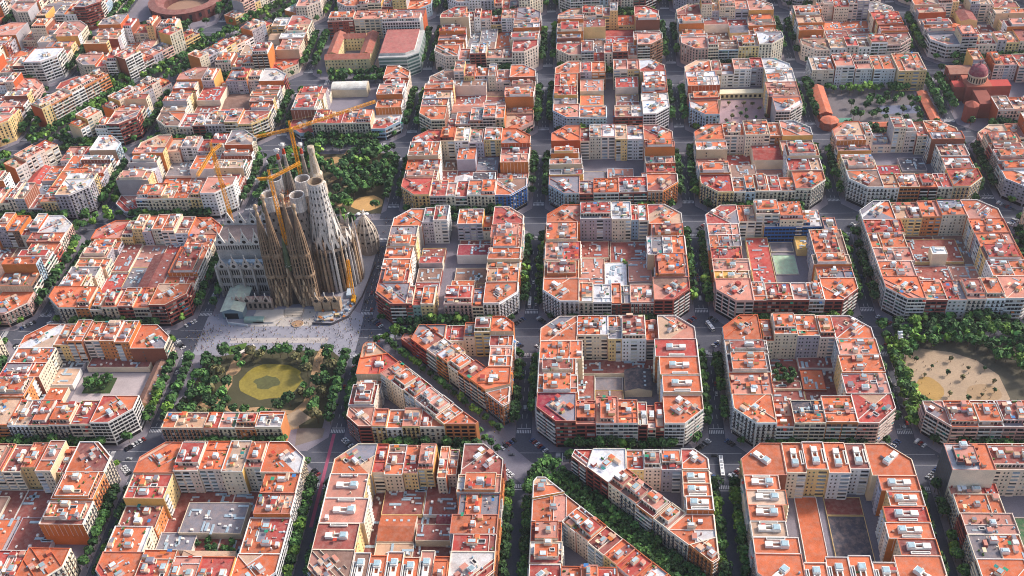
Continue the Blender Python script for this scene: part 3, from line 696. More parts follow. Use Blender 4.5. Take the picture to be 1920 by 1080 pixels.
# half blocks on either side of a narrow lane
def half_block(name, x0, y0, x1, y1, left, seed, W=None, N=None, Sx=None, court=None):
    rng = random.Random(seed); c = 13.5; a = 26; mx = (lambda x: x) if left else (lambda x: x0+x1-x)
    def mk(P, tp, m, t, wh, corner=False, d=22, **kw):
        if not left: P = [(mx(p[0]), p[1]) for p in P][::-1]; n = len(P); tp = ''.join(tp[(n-2-i) % n] for i in range(n)); m = (n-2-m) % n
        lot(P, tp, m, t[2], t[0], t[1], t[4], t[5], wh, name, rng.randrange(10**6), d, corner, **kw)
    ws = parse(W[0], rng); sd = 'left' if left else 'right'
    mk([(x0, y1-a), (x0+a, y1-a), (x0+a, y1), (x0+c, y1), (x0, y1-c)], 'ppsss', 3, parse(W[1], rng)[0], 'at its far outer corner', True)
    mk([(x0+c, y0), (x0+a, y0), (x0+a, y0+a), (x0, y0+a), (x0, y0+c)], 'sppss', 4, parse(W[2], rng)[0], 'at its near outer corner', True)
    H_ = y1-y0-2*a; s = sum(t[3] for t in ws); p = y1-a
    for i, t in enumerate(ws):
        q = p-t[3]*H_/s; d = 25+rng.uniform(-2, 2); mk([(x0, q), (x0+d, q), (x0+d, p), (x0, p)], 'pcps', 3, t, ORD[i]+' from back along its '+sd+' side', False, d); p = q
    for key, toks, ya, yb, tp, m, wh in (('N', N, y1-22, y1, 'cspp', 2, 'far'), ('S', Sx, y0, y0+22, 'sscp', 0, 'near')):
        ts = parse(toks, rng); s = sum(t[3] for t in ts); p = x0+a; k = (x1-x0-a)/s
        for i, t in enumerate(ts):
            q = p+t[3]*k; last = i == len(ts)-1
            tt = ('c'+('s' if last else 'p')+'sp') if key == 'N' else ('s'+('s' if last else 'p')+'cp')
            mk([(p, ya), (q, ya), (q, yb), (p, yb)], tt, 2 if key == 'N' else 0, t, ORD[i]+' house inward on its '+wh+' end', False, 22); p = q
    for i, (u0, v0, u1, v1, h, rf, wl, form) in enumerate(court or []):
        lot([(u0, v0), (u1, v0), (u1, v1), (u0, v1)], 'cscc', 0, h, rf, wl, 'z', '', ORD[i]+' low roof in the courtyard', name, rng.randrange(10**6), form=form)
half_block('alley-split block left half', -122.2, 138, -74.5, 266, True, 5, ('pw22/14s ow22/12s ow21/14s oo21/12 rc20/16', 'oo21', 'gb21s'), 'gc22/9 rw24/12w', 'rb21/8s rv19/10w oy21/16w',
  [(-96, 205, -76, 214, 9, 'r', 'c', 'flat'), (-96, 216, -76, 232, 4, 'd', 'b', 'flat'), (-96, 185, -76, 203, 5, 'b', 'b', 'flat'), (-96, 163, -76, 183, 6, 'r', 'p', 'flat')])
half_block('alley-split block right half', -66.5, 138, -10, 266, False, 6, ('pw21/16 oc21/14^ oo22/14 tc19/10 oo22/16', 'rc22', 'ow21k'), 'dc12/9 ow20/22w', 'gc18/9f op21/22k',
  [(-65, 215, -36, 230, 9, 'm', 'p', 'flat'), (-65, 232, -36, 243, 4, 'd', 'b', 'flat'), (-65, 165, -46, 178, 12, 'o', 'p', 'flat'), (-45, 165, -36, 178, 9, 'b', 'n', 'flat'), (-65, 182, -36, 206, 2.5, 'b', 'b', 'flat')])
# wedge blocks either side of the diagonal pedestrian avenue (its axis runs A1 -> B0 -> C-1)
half_block('blue-front block left half', 10, 416.1, 62, 528.6, True, 7, ('oo22/18 rw22/14 wv18/12', 'oo22x', 'ol21w'), 'rw21/10 oo21/12', 'ol20/24w', [(36, 440, 60, 456, 7, 'l', 'l', 'flat'), (36, 458, 60, 478, 10, 'o', 'w', 'flat'), (36, 480, 60, 504, 14, 'p', 'c', 'flat')])
half_block('blue-front block right half', 70, 416.1, 123, 528.6, False, 8, ('ww23/24s ww23/20s wl22/16', 'wc22', 'ww23f'), 'pc22/10 oy23/12w', 'wb20/22s', [(72, 440, 95, 460, 12, 'd', 'b', 'flat'), (72, 462, 95, 480, 9, 'b', 'p', 'flat'), (72, 482, 95, 504, 16, 'r', 'c', 'flat')])
UX, UY = .718, -.696; ON = (.696, .718); OS = (-.696, -.718)
def wedges(dx, dy, n1, n2, T):
    AX = (-132+dx, 128+dy); sh = lambda P: [(p[0]+dx, p[1]+dy) for p in P]
    F1 = (AX[0]+OS[0]*12, AX[1]+OS[1]*12); F2 = (AX[0]+ON[0]*12, AX[1]+ON[1]*12)
    row_lots(n1, F1, (UX, UY), ON, T['hyp1'], 17, ' along the avenue front', 11+int(dx), 68, 139.4)
    row_lots(n1, (-122+dx, 10+dy), (0, 1), (-1, 0), T['w1'], 18.8, ' from near along its left side', 12+int(dx), 19.2, 49.6)
    row_lots(n1, (-122+dx, 10+dy), (1, 0), (0, -1), T['s1'], 17, ' from left along its near side', 13+int(dx), 19.2, 52.2)
    one(n1, sh([(-122+10, 10), (-103, 10), (-103, 29), (-122, 29), (-122, 20)]), 'sppss', 4, T['sw1'], 'at its near left corner', 14+int(dx))
    one(n1, sh([(-69.6, 10), (-52.2, 10), (-69.6, 26.8)]), 'scp', 0, T['k1'], 'near the right end of its near side', 15+int(dx))
    one(n1, sh([(-52, 10), (-31, 10), (-29, 12), (-40.1, 22.0)]), 'sssp', 0, T['tip1'], 'at its sharp right tip', 16+int(dx), 10)
    one(n1, sh([(-122, 60), (-103, 60), (-91.7, 71.9), (-102, 82), (-122, 77)]), 'pcsps', 4, T['m1'], 'next to the far tip on its left side', 17+int(dx))
    one(n1, sh([(-122, 77.2), (-102.2, 82.2), (-114.5, 94.3), (-120, 94.3), (-122, 91)]), 'pssss', 4, T['top1'], 'at its blunt far tip', 18+int(dx))
    row_lots(n2, F2, (UX, UY), OS, T['hyp2'], 17, ' along the avenue front', 21+int(dx), 68.7, 118)
    row_lots(n2, (-10+dx, 118+dy), (0, -1), (1, 0), T['e2'], 17, ' from back along its right side', 22+int(dx), 17.2, 51.2)
    row_lots(n2, (-10+dx, 118+dy), (-1, 0), (0, 1), T['n2'], 17, ' from right along its far side', 23+int(dx), 17.2, 52.4)
    one(n2, sh([(-27, 101), (-10, 101), (-10, 110), (-18, 118), (-27, 118)]), 'psssp', 2, T['ne2'], 'at its far right corner', 24+int(dx))
    one(n2, sh([(-88, 102), (-74.4, 89), (-62.6, 101), (-62.6, 118), (-84, 118)]), 'sppsp', 0, T['m2'], 'next to its left tip', 25+int(dx))
    one(n2, sh([(-98, 112), (-88.1, 102.2), (-84.1, 117.9), (-96, 118)]), 'spss', 0, T['tip2'], 'at its sharp left tip', 26+int(dx), 10)
    one(n2, sh([(-39, 54.3), (-27, 43), (-10, 49), (-10, 66.5), (-27, 66.5)]), 'spspp', 2, T['x2'], 'next to the near tip on its right side', 27+int(dx))
    one(n2, sh([(-26.8, 42.8), (-14, 30), (-10, 33), (-10, 48.8)]), 'sssp', 0, T['end2'], 'at its sharp near tip', 28+int(dx), 10)
wedges(0, 0, 'long plaza wedge', 'short plaza wedge', dict(hyp1='oc23/12 rc23/14 oc23/13 oo22/12 rc23/12 oc22/10', w1='rc21/20 ob15/10', s1='oy20/10 ow18/11 py20/12', sw1='pb20b', k1='oc19',
    tip1='oo22b', m1='rc21', top1='tb21', hyp2='gp19/12s wo21/13 oc19/12 do20/14b', e2='ow21/12 po21/12 oo22/12', n2='oy24/12 gc19/8 rc16/14', ne2='oo25x', m2='gr17s', tip2='gr8x', x2='oo22', end2='oo20k'))
wedges(132.4, -129.5, 'lower avenue wedge', 'upper avenue wedge', dict(hyp1='ro19/14k oc20/12k dc20/16k oc20/12k ro20/16k oc20/14k', w1='rc19/16 rc19/14', s1='oo20/12 rc20/11 oc20/12', sw1='ro19', k1='oc18',
    tip1='oc20', m1='oc20', top1='oc21', hyp2='oc22/10 kc22/14 ro21/14 oc20/12k', e2='oc21/12u oc22/12u oc23/12u', n2='rc21/14 wc21/12 oc21/12', ne2='rc22', m2='wb22b', tip2='rb21b', x2='oc20k', end2='oo21k'))
# houses on the near edge of the pond park and of the sand park
rr = random.Random(4); p = -252
for i, t in enumerate(parse('oo18/30k rp18/10k nc18/12k ro18/14k oc19/18k', rr)):
    tp = 'spcp'; lot([(p, 10), (p+t[3]*1.02, 10), (p+t[3]*1.02, 25), (p, 25)], tp, 0, t[2], t[0], t[1], t[4], '', ORD[i]+' from left in the row', 'pond park', 70+i, 15, party='o'); p += t[3]*1.02
p = 283
lot([(269.5, 24), (283, 10), (283, 34), (269.5, 34)], 'spps', 0, 20, 'p', 'p', 's', '', 'at the left end of the row', 'sand park', 81, 16)
for i, t in enumerate(parse('pp20/17s^ rp20/16s^ op20/17s^ ow20/16s ow20/16k oc20/16k', rr)):
    lot([(p, 10), (p+t[3], 10), (p+t[3], 34), (p, 34)], 'spcp', 0, t[2], t[0], t[1], t[4], t[5], ORD[i]+' from left in the row', 'sand park', 90+i, 24); p += t[3]
# school yard: sheds round an open court
for i, (u0, v0, u1, v1, h, rf, wl, form, k) in enumerate([(-338, 85, -289, 97, 5, 'd', 'b', 'flat', 1), (-285, 45, -275, 93, 6, 'b', 'g', 'gable', 2), (-366, 66, -342, 84, 5, 't', 'c', 'flat', 3), (-366, 46, -344, 64, 4.5, 'o', 'c', 'flat', 4), (-366, 86, -342, 95, 4, 'k', 'g', 'flat', 5)]):
    lot([(u0, v0), (u1, v0), (u1, v1), (u0, v1)], 'cccc', 0, h, rf, wl, 'z', '', ORD[i]+' low roof round the yard', 'school-yard block', 300+i, form=form)
# grey tower with roof plant, and the blue school building
lot([(268.5, -38), (295, -38), (295, -16), (268.5, -16)], 'ppps', 3, 33, 'w', 'k', 'f', '', 'the tall tower at the far left corner', 'grey-tower block', 411, 22, party='c')
lot([(191, 240.5), (238, 240.5), (238, 264), (191, 264)], 'cssp', 0, 15, 'w', 'u', 'f', '', 'the long blue building on the far side', 'sports-court block', 412, 22, court='u', cstyle='f')
lot([(239, 226), (249.5, 226), (249.5, 252), (239, 252)], 'pspc', 1, 16, 'g', 'c', 'w', '', 'a slim tan house on the right side', 'sports-court block', 413, 10)
# block with the yellow convent and the glass office; school block with the garden
def addlots(name, rows, seed):
    rng = random.Random(seed)
    for i, (u0, v0, u1, v1, tp, m, tok) in enumerate(rows):
        t = parse(tok, rng)[0]; lot([(u0, v0), (u1, v0), (u1, v1), (u0, v1)], tp, m, t[2], t[0], t[1], t[4], t[5], ORD[i]+' house', name, rng.randrange(10**6), min(v1-v0, u1-u0) if m in (0, 2) else u1-u0)
addlots('convent block', [(-186, 612, -143, 632, 'sssp', 0, 'ww33/1v'), (-186, 634, -143, 664, 'spsp', 2, 'gc24/1'), (-255, 640, -225, 664, 'cpsp', 2, 'pb22/1s'), (-224, 640, -188, 664, 'cpsp', 2, 'pc24/1w')], 51)
addlots('garden-school block', [(270, 500, 292, 528, 'cpss', 3, 'ow20/1s'), (293, 500, 312, 528, 'cpsp', 2, 'pb23/1b'), (313, 500, 330, 528, 'cpsp', 2, 'rw20/1'), (331, 498, 352, 528, 'cpsp', 2, 'ow20/1b'), (353, 490, 380, 528, 'cssp', 1, 'op22/1s')], 52)
# houses lining the diagonal avenue
rng = random.Random(99); LOTS[:] = [l for l in LOTS if not (abs(diag_off(*centroid(l['poly']))[0]) < 46 and -30 < diag_off(*centroid(l['poly']))[1] < 520)]
for sd in (1, -1):
    s = 20
    while s < 470:
        t = randtok(rng, pal='p6o6r3d1g1t2', wal='c5y3w4b3p2g1'); wd = t[3]*1.15
        if sd == 1 and 75 < s < 108: t = ['k', 'y', 25, t[3], 'k', '']
        elif sd == 1 and 112 < s < 200: t = ['p', rng.choice('wo'), 24, t[3], 's', '']
        cx, cy = DA+DD*(s+wd/2)+DN*sd*32
        cross = any(abs(cx-X) < 13 for X in COLX.values()) or any(abs(cy-Y) < 13 for Y in ROWY.values())
        if not cross and seen(cx, cy, cx, cy, 40):
            A = DA+DD*s+DN*sd*23; B = DA+DD*(s+wd)+DN*sd*23; o = DN*sd*19
            P = [tuple(A), tuple(B), tuple(B+o), tuple(A+o)]
            if area(P) < 0: P = [P[1], P[0], P[3], P[2]]
            lot(P, 'spcp', 0, t[2], t[0], t[1], t[4] if rng.random() < .5 else 's', '', 'along the diagonal avenue', 'distant block', rng.randrange(10**6), 19)
        s += wd
# ------------------------------------------------------------------ raise the houses: the 300 largest in view as things, the rest as one mass
def score(l):
    x, y = centroid(l['poly']); px, py, zc = proj(x, y, l['h'])
    if not (-25 < px < 1945 and -25 < py < 1105): return 0
    Pm = sum(hypot(l['poly'][i][0]-l['poly'][i-1][0], l['poly'][i][1]-l['poly'][i-1][1]) for i in range(len(l['poly'])))
    return (area(l['poly'])+Pm*l['h']*.25)/zc**2
def visible(l):
    x, y = centroid(l['poly']); px, py, zc = proj(x, y, l['h']/2); return -90 < px < 2010 and -90 < py < 1200
LOTS = [l for l in LOTS if visible(l)]
hi = sorted([l for l in LOTS if l['style'] != 'z' and l['block'] != 'distant block'], key=score, reverse=True)
hi = [l for l in hi if score(l) > 0][:310]
lo = sorted([l for l in LOTS if l['style'] == 'z' and l['block'] != 'distant block'], key=score, reverse=True)
lo = [l for l in lo if score(l) > 0][:85]
for l in hi+lo: l['own'] = True
FAR = MB()
def article(b): return b if b.split()[0] in ('left', 'right') and 'half' in b else b
n_own = 0
for l in LOTS:
    x, y = centroid(l['poly']); zc = proj(x, y, 0)[2]
    own = l.get('own', False); lvl = 2 if own and zc < 960 else 1 if zc < 1100 else 0
    P = building(l, lvl)
    if not own:
        for k, mi in (('wall', 0), ('roof_terrace', 1), ('parapet', 3), ('window', 2), ('balcony', 3), ('clutter', 3), ('rib', 3)): FAR.ext(P[k], mi)
        for k in ('stair_house', 'skylight', 'penthouse', 'light_well', 'awning'):
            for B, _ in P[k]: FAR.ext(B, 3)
        for B in P['strip']: FAR.ext(B, 3)
        continue
    n_own += 1
    bl = article(l['block'])
    if l['style'] == 'z':
        lab = f"{ROOFW[l['roof']]}-topped {'gabled ' if l.get('form') == 'gable' else 'pyramid-roofed ' if l.get('form') == 'pyramid' else ''}low building, {l['where']}, {bl}"
        root = empty('courtyard_building', (x, y, 0), lab, 'low building', 'low buildings inside the courtyards')
    else:
        where = l['where']
        lab = f"{WALLW[l['wall']]} building, {ROOFW[l['roof']]} roof, {where}, {bl}"
        root = empty('apartment_building', (x, y, 0), lab, 'building', 'apartment buildings of the street grid')
    P['wall'].build('wall', M_WALL, root); P['roof_terrace'].build('roof_terrace', M_ROOF, root); P['parapet'].build('parapet', M_TRIM, root)
    P['window'].build('window', M_GLASS, root, kind='stuff'); P['balcony'].build('balcony', M_TRIM, root, kind='stuff')
    P['clutter'].build('rooftop_equipment', M_TRIM, root, kind='stuff'); P['rib'].build('wall_rib', M_TRIM, root, kind='stuff')
    for B in P['strip']: B.build('balcony', M_TRIM, root)
    sh = [B.build('stair_house', M_TRIM, root) for B, _ in P['stair_house']]
    for B, k in P['skylight']:
        if k: sub(B, 'skylight', M_GLASS, sh[k-1], root)
        else: B.build('skylight', M_GLASS, root)
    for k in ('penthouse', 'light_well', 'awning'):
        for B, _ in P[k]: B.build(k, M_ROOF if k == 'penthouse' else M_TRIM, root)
fo = FAR.build('distant_housing', [M_WALL, M_ROOF, M_GLASS, M_TRIM], kind='stuff')
tag(fo, 'dense mass of flat-roofed apartment blocks filling the far streets', 'housing')
print('lots', len(LOTS), 'own', n_own, 'far faces', len(FAR.f))
# ------------------------------------------------------------------ the basilica under construction
BRN, BRN2, GRY, PALE, TAN = L('#8f7862'), L('#5f5046'), L('#aaa39f'), L('#d6d1ca'), L('#b59c80')
HOLE = L('#2e2826')
bas = empty('basilica', (-195, 200, 0), 'huge stone basilica with clustered spires under construction, behind the plaza', 'church')
def interp(prof, z):
    for (r0, z0), (r1, z1) in zip(prof, prof[1:]):
        if z0 <= z <= z1: return r0+(r1-r0)*(z-z0)/(z1-z0)
    return prof[-1][0]
def ribs(m, x, y, prof, n, wd, dp, col, z0, z1, steps=8, phase=0):
    for i in range(n):
        a = 2*pi*i/n+phase; ca, sa = cos(a), sin(a)
        pr = None
        for s in range(steps+1):
            z = z0+(z1-z0)*s/steps; r = interp(prof, z); h = min(wd, r*.55)/2
            q = [(x+(r+o)*ca-t*sa, y+(r+o)*sa+t*ca, z) for o, t in ((-.1, -h), (dp*min(1, r/3), -h), (dp*min(1, r/3), h), (-.1, h))]
            if pr:
                for u in range(3): m.poly([pr[u], pr[u+1], q[u+1], q[u]], col)
            pr = q
        m.poly(pr, col)
def bell_tower(x, y, h, stone, dark, tip, z0=0):
    prof = [(4.9, z0), (4.9, 28), (4.6, 44), (4.0, 57), (3.0, 69), (1.9, 80), (1.15, h-16), (.75, h-10)]
    m = MB(); rg = random.Random(int(x*7+y))
    inner = [(r*.86, z) for r, z in prof]
    m.lathe(x, y, inner, 12, lambda k, i: HOLE if k <= 4 else dark)
    ribs(m, x, y, [(r*.86, z) for r, z in prof], 12, 1.0, .8, vary(stone, rg, .08), z0, h-10, 10)
    z = 12
    while z < h-14:                                             # louvre rings between the ribs
        r = interp(prof, z); m.lathe(x, y, [(r*.87, z), (r*.95, z+.1), (r*.95, z+.6), (r*.86, z+.8)], 12, vary(stone, rg, .1), cap=False); z += 4.2 if z > 30 else 9
    for zz, k in ((30, 1.12), (50, 1.1)):
        r = interp(prof, zz); m.lathe(x, y, [(r, zz-1.5), (r*k, zz), (r*k, zz+1.2), (r*.9, zz+2)], 12, stone, cap=False)
    t = m.build('bell_tower', M_STONE, bas)
    p = MB()
    if tip == 'old':
        p.lathe(x, y, [(1.2, h-11), (1.5, h-9), (.9, h-7.5), (1.0, h-5), (1.7, h-3.6), (1.9, h-2.2), (1.3, h-.8), (0, h)], 10, vary(TAN, rg, .12))
        for i in range(4): a = pi/4+i*pi/2; p.bar((x+cos(a)*1.2, y+sin(a)*1.2, h-2.4), (x+cos(a)*2.4, y+sin(a)*2.4, h-1.8), .35, PALE)
    else:
        red = L('#b5452f')
        p.lathe(x, y, [(1.2, h-12), (1.5, h-10), (1.2, h-8), (1.3, h-7), (.7, h-5), (.8, h-4)], 10, lambda k, i: red if 1 <= k <= 3 else PALE)
        p.lathe(x, y, [(.8, h-4), (1.9, h-3), (2.1, h-1.8), (1.3, h-.6), (0, h)], 10, L('#e6e2dc'))
        for i in range(6): a = i*pi/3; p.bar((x+cos(a)*1.5, y+sin(a)*1.5, h-2), (x+cos(a)*2.7, y+sin(a)*2.7, h-1.3), .4, L('#e6e2dc'))
    sub(p, 'pinnacle', M_STONE, t, bas)
for x, h in ((-207, 98), (-199.5, 107), (-184.5, 107), (-177.3, 98)): bell_tower(x, 166.5, h, BRN, BRN2, 'old')
for x, h in ((-204, 106), (-198.5, 111), (-184, 111)): bell_tower(x, 233, h, L('#a79c92'), L('#7a6f68'), 'new')
# fourth rear tower wrapped in pale scaffold sheeting
m = MB(); m.lathe(-175.5, 232, [(5.5, 0), (5.5, 62), (7.2, 62.5), (6.8, 72), (5.2, 74), (5.6, 82), (4.0, 84), (3.2, 93), (2.2, 100), (2.9, 103), (2.9, 107.5), (2.2, 108)], 14, lambda k, i: L('#b9a993') if (i+k) % 3 else L('#c9beb0'))
m.build('sheeted_tower', M_STONE, bas)
def round_tower(x, y, h, r, col, top):
    prof = [(r*1.12, 0), (r*1.1, 45), (r, 60), (r*.93, h-14), (r*.92, h)]
    m = MB(); m.lathe(x, y, prof, 16, col, cap=False)
    m.lathe(x, y, [(r*.92, h), (r*.78, h+.05), (r*.72, h-6)], 16, L('#a59a92')); 
    z = 48
    while z < h-16:
        for i in range(8):
            a = 2*pi*(i+.5*(int(z/5) % 2))/8+.2; rr_ = interp(prof, z)+.06; m.poly([(x+rr_*cos(a+s*.13), y+rr_*sin(a+s*.13), z+d) for s, d in ((1, 0), (1, 2.6), (-1, 2.6), (-1, 0))][::-1], HOLE)
        z += 5
    ribs(m, x, y, prof, 12, .8, .45, vary(col, random.Random(int(x)), .08), 20, h-14, 6)
    t = m.build('round_tower', M_STONE, bas)
    s = MB(); s.lathe(x, y, [(r*1.0, h-13), (r*1.04, h-12.9), (r*1.04, h-6.6), (r*1.0, h-6.5), (r*1.02, h-6.4), (r*1.02, h+.8), (r*.9, h+.8), (r*.9, h-5)], 18, lambda k, i: vary(top, random.Random(i*7+k), .12), cap=False)
    for i in range(9): a = 2*pi*i/9; s.bar((x+r*1.06*cos(a), y+r*1.06*sin(a), h-13), (x+r*1.06*cos(a), y+r*1.06*sin(a), h+1.6), .12, L('#8d8d8d'))
    sub(s, 'scaffold_collar', M_STONE, t, bas)
for x, y in ((-206, 198), (-183, 196.5), (-206.5, 221), (-183.5, 219.5)): round_tower(x, y, 85, 6.0, L('#978d86'), L('#d2ccc6'))
# tall pale tower with slit windows
prof = [(10.8, 30), (10.2, 50), (9.2, 62), (7.9, 76), (6.6, 88), (6.1, 97)]; x, y = -166.5, 198
m = MB(); m.lathe(x, y, prof, 24, L('#cfcac4'), cap=False); m.lathe(x, y, [(6.1, 97), (5.2, 97.05), (5.0, 91)], 24, L('#a08c76'))
k = 0; z = 52
while z < 94:
    n = 16; rr_ = 0
    for i in range(n):
        a = 2*pi*(i+.5*(k % 2))/n; r0, r1 = interp(prof, z)+.08, interp(prof, z+2.2)+.08; w_ = .95/r0
        m.poly([(x+r0*cos(a-w_/2), y+r0*sin(a-w_/2), z), (x+r0*cos(a+w_/2), y+r0*sin(a+w_/2), z), (x+r1*cos(a+w_/2), y+r1*sin(a+w_/2), z+2.2), (x+r1*cos(a-w_/2), y+r1*sin(a-w_/2), z+2.2)], L('#37322e'))
    z += 2.9; k += 1
ribs(m, x, y, prof, 16, .7, .4, L('#e2ded8'), 48, 95.5, 8)
t = m.build('pale_tower', M_STONE, bas)
m = MB()
for i in range(10):                                              # white flared gables at its foot
    a = 2*pi*i/10-.3; d = Vector((cos(a), sin(a))); e = Vector((-d.y, d.x)); c = Vector((x, y))
    b0, b1, tp = c+d*13-e*3.4, c+d*13+e*3.4, c+d*9.4
    m.poly([(b0.x, b0.y, 44), (b1.x, b1.y, 44), (tp.x, tp.y, 69)], PALE); 
    q = c+d*9.8
    m.poly([(b1.x, b1.y, 44), (q.x, q.y, 46), (tp.x, tp.y, 69)], PALE); m.poly([(q.x, q.y, 46), (b0.x, b0.y, 44), (tp.x, tp.y, 69)], PALE)
    w0, w1, w2 = c+d*12.8-e*1.1, c+d*12.8+e*1.1, c+d*11.9
    m.poly([(w0.x+d.x*.15, w0.y+d.y*.15, 47), (w1.x+d.x*.15, w1.y+d.y*.15, 47), (w2.x+d.x*.15, w2.y+d.y*.15, 54)], HOLE)
sub(m, 'flared_gable', M_STONE, t, bas, 'stuff')
# central platform with orange scaffolding
m = MB(); m.lathe(-194.5, 208, [(11, 0), (11, 66), (9.5, 68), (9.5, 72)], 16, L('#8a7d74')); m.build('crossing_drum', M_STONE, bas)
m = MB(); rg = random.Random(8); OR = L('#c9702f')
for i in range(34):
    a = rg.uniform(0, 2*pi); r = rg.uniform(1, 9); px, py = -194.5+r*cos(a), 208+r*sin(a); hh = rg.uniform(2, 8)
    m.bar((px, py, 72), (px, py, 72+hh), .16, OR); m.bar((px, py, 72+hh*.8), (px+rg.uniform(-5, 5), py+rg.uniform(-5, 5), 72+hh*.8), .14, rg.choice([OR, L('#c3a05a'), L('#b5574a')]))
    if i % 2: m.box(px, py, 72+hh*.6, rg.uniform(1.5, 4), rg.uniform(1, 2.5), .2, a, rg.choice([L('#b98f72'), L('#c9b8a5'), L('#b06a50')]))
m.build('orange_scaffolding', M_STEEL, bas, kind='stuff')
# apse: ring of tall piers and pinnacles round the pale tower
m = MB(); m.lathe(-164, 200, [(20, 0), (20, 40), (17, 44), (13, 46)], 20, L('#83766b')); m.build('apse_wall', M_STONE, bas)
rg = random.Random(3)
for i in range(27):
    a = -pi*.66+i*pi*1.32/26; px, py = -164+21*cos(a), 200+21*sin(a); m = MB(); h = rg.uniform(48, 58) if i % 2 else rg.uniform(38, 46); c = vary(rg.choice([GRY, GRY, TAN, PALE, BRN]), rg, .12)
    m.lathe(px, py, [(1.25, 0), (1.15, h*.55), (.85, h*.7), (1.0, h*.72), (.55, h*.86), (.7, h*.88), (0, h)], 7, c)
    qx, qy = -164+20.1*cos(a+.1), 200+20.1*sin(a+.1)
    for z in range(5, 40, 6): m.box(qx, qy, z, .6, 1.3, 4.6, a, HOLE)
    m.build('apse_pier', M_STONE, bas)
m = MB()
for i in range(11):                                              # gabled windows above the apse wall
    a = -pi*.6+i*pi*1.2/10; c, d = Vector((-164, 200)), Vector((cos(a), sin(a))); e = Vector((-d.y, d.x)); b0, b1, tp = c+d*18.5-e*4.6, c+d*18.5+e*4.6, c+d*16.5
    m.poly([(b0.x, b0.y, 40), (b1.x, b1.y, 40), (tp.x, tp.y, 55)], PALE); q = c+d*15; m.poly([(b1.x, b1.y, 40), (q.x, q.y, 42), (tp.x, tp.y, 55)], GRY); m.poly([(q.x, q.y, 42), (b0.x, b0.y, 40), (tp.x, tp.y, 55)], GRY)
    w0, w1, w2 = c+d*18.6-e*1.5, c+d*18.6+e*1.5, c+d*17.8; m.poly([(w0.x, w0.y, 41), (w1.x, w1.y, 41), (w2.x, w2.y, 48)], HOLE)
m.build('apse_gable', M_STONE, bas, kind='stuff')
# nave with two tiers of gables
m = MB(); m.box(-231, 200, 0, 50, 46, 30, 0, L('#a39b96'), L('#9aa0a6')); m.box(-231, 200, 30, 50, 27, 15, 0, L('#b3aca6'), L('#a58f86'))
m.box(-231, 180.5, 30.02, 30, 4, 3, 0, L('#9db4c6'), L('#b7cbd8')); m.build('nave', M_STONE, bas)
def gable(x, y, z, wd, hg, col, sgn=-1):
    m = MB(); t = 1.2
    A, B, T = (x-wd/2, z), (x+wd/2, z), (x, z+hg)
    fr, bk = y+sgn*t/2, y-sgn*t/2
    tri = lambda yy: [(A[0], yy, A[1]), (B[0], yy, B[1]), (T[0], yy, T[1])]
    F1, F2 = tri(min(fr, bk)), tri(max(fr, bk))
    m.poly(F1, col); m.poly(F2[::-1], col)
    for i in range(3): m.poly([F1[i], F2[i], F2[(i+1) % 3], F1[(i+1) % 3]][::-1], tuple(min(1, c*1.1) for c in col[:3])+(1,))
    yy = min(fr, bk)-.06
    m.poly([(x+1.6*cos(2*pi*i/12), yy, z+hg*.24+1.6*sin(2*pi*i/12)) for i in range(12)], HOLE)
    m.poly([(x-.6, yy, z+hg*.55), (x+.6, yy, z+hg*.55), (x, yy, z+hg*.8)], HOLE)
    for k in (-1, 1): m.bar((x+k*wd/2, y, z-1), (x+k*wd/2, y, z+5), .5, col)
    m.bar((x, y, z+hg-1), (x, y, z+hg+3), .4, PALE)
    return m
for i in range(5):
    gable(-251+i*10, 186, 45, 9.4, 13, PALE).build('nave_gable', M_STONE, bas); gable(-251+i*10, 176.6, 28, 9.4, 11, L('#bdb5ae')).build('aisle_gable', M_STONE, bas)
    if i < 5: gable(-251+i*10, 214, 45, 9.4, 13, PALE, 1).build('nave_gable', M_STONE, bas)
m = MB()
for i in range(6): m.box(-256+i*10, 176, 0, 1.6, 2.6, 31, 0, L('#b0a8a2'))
m.build('aisle_buttress', M_STONE, bas)
m = MB(); fw = Fac((-256, 176.9), (-206, 176.9))
for i in range(5):
    for z, hh in ((4, 6), (13, 5), (21, 5)):
        for t in (.22, .42, .62, .8): fw.quad(m, i*10+t*10-.55, i*10+t*10+.55, z, z+hh, .05, HOLE)
fw = Fac((-256, 186.4), (-206, 186.4))
for i in range(25): fw.quad(m, i*2+.5, i*2+1.4, 40, 44, .06, HOLE)
m.build('nave_window', M_STONE, bas, kind='stuff')
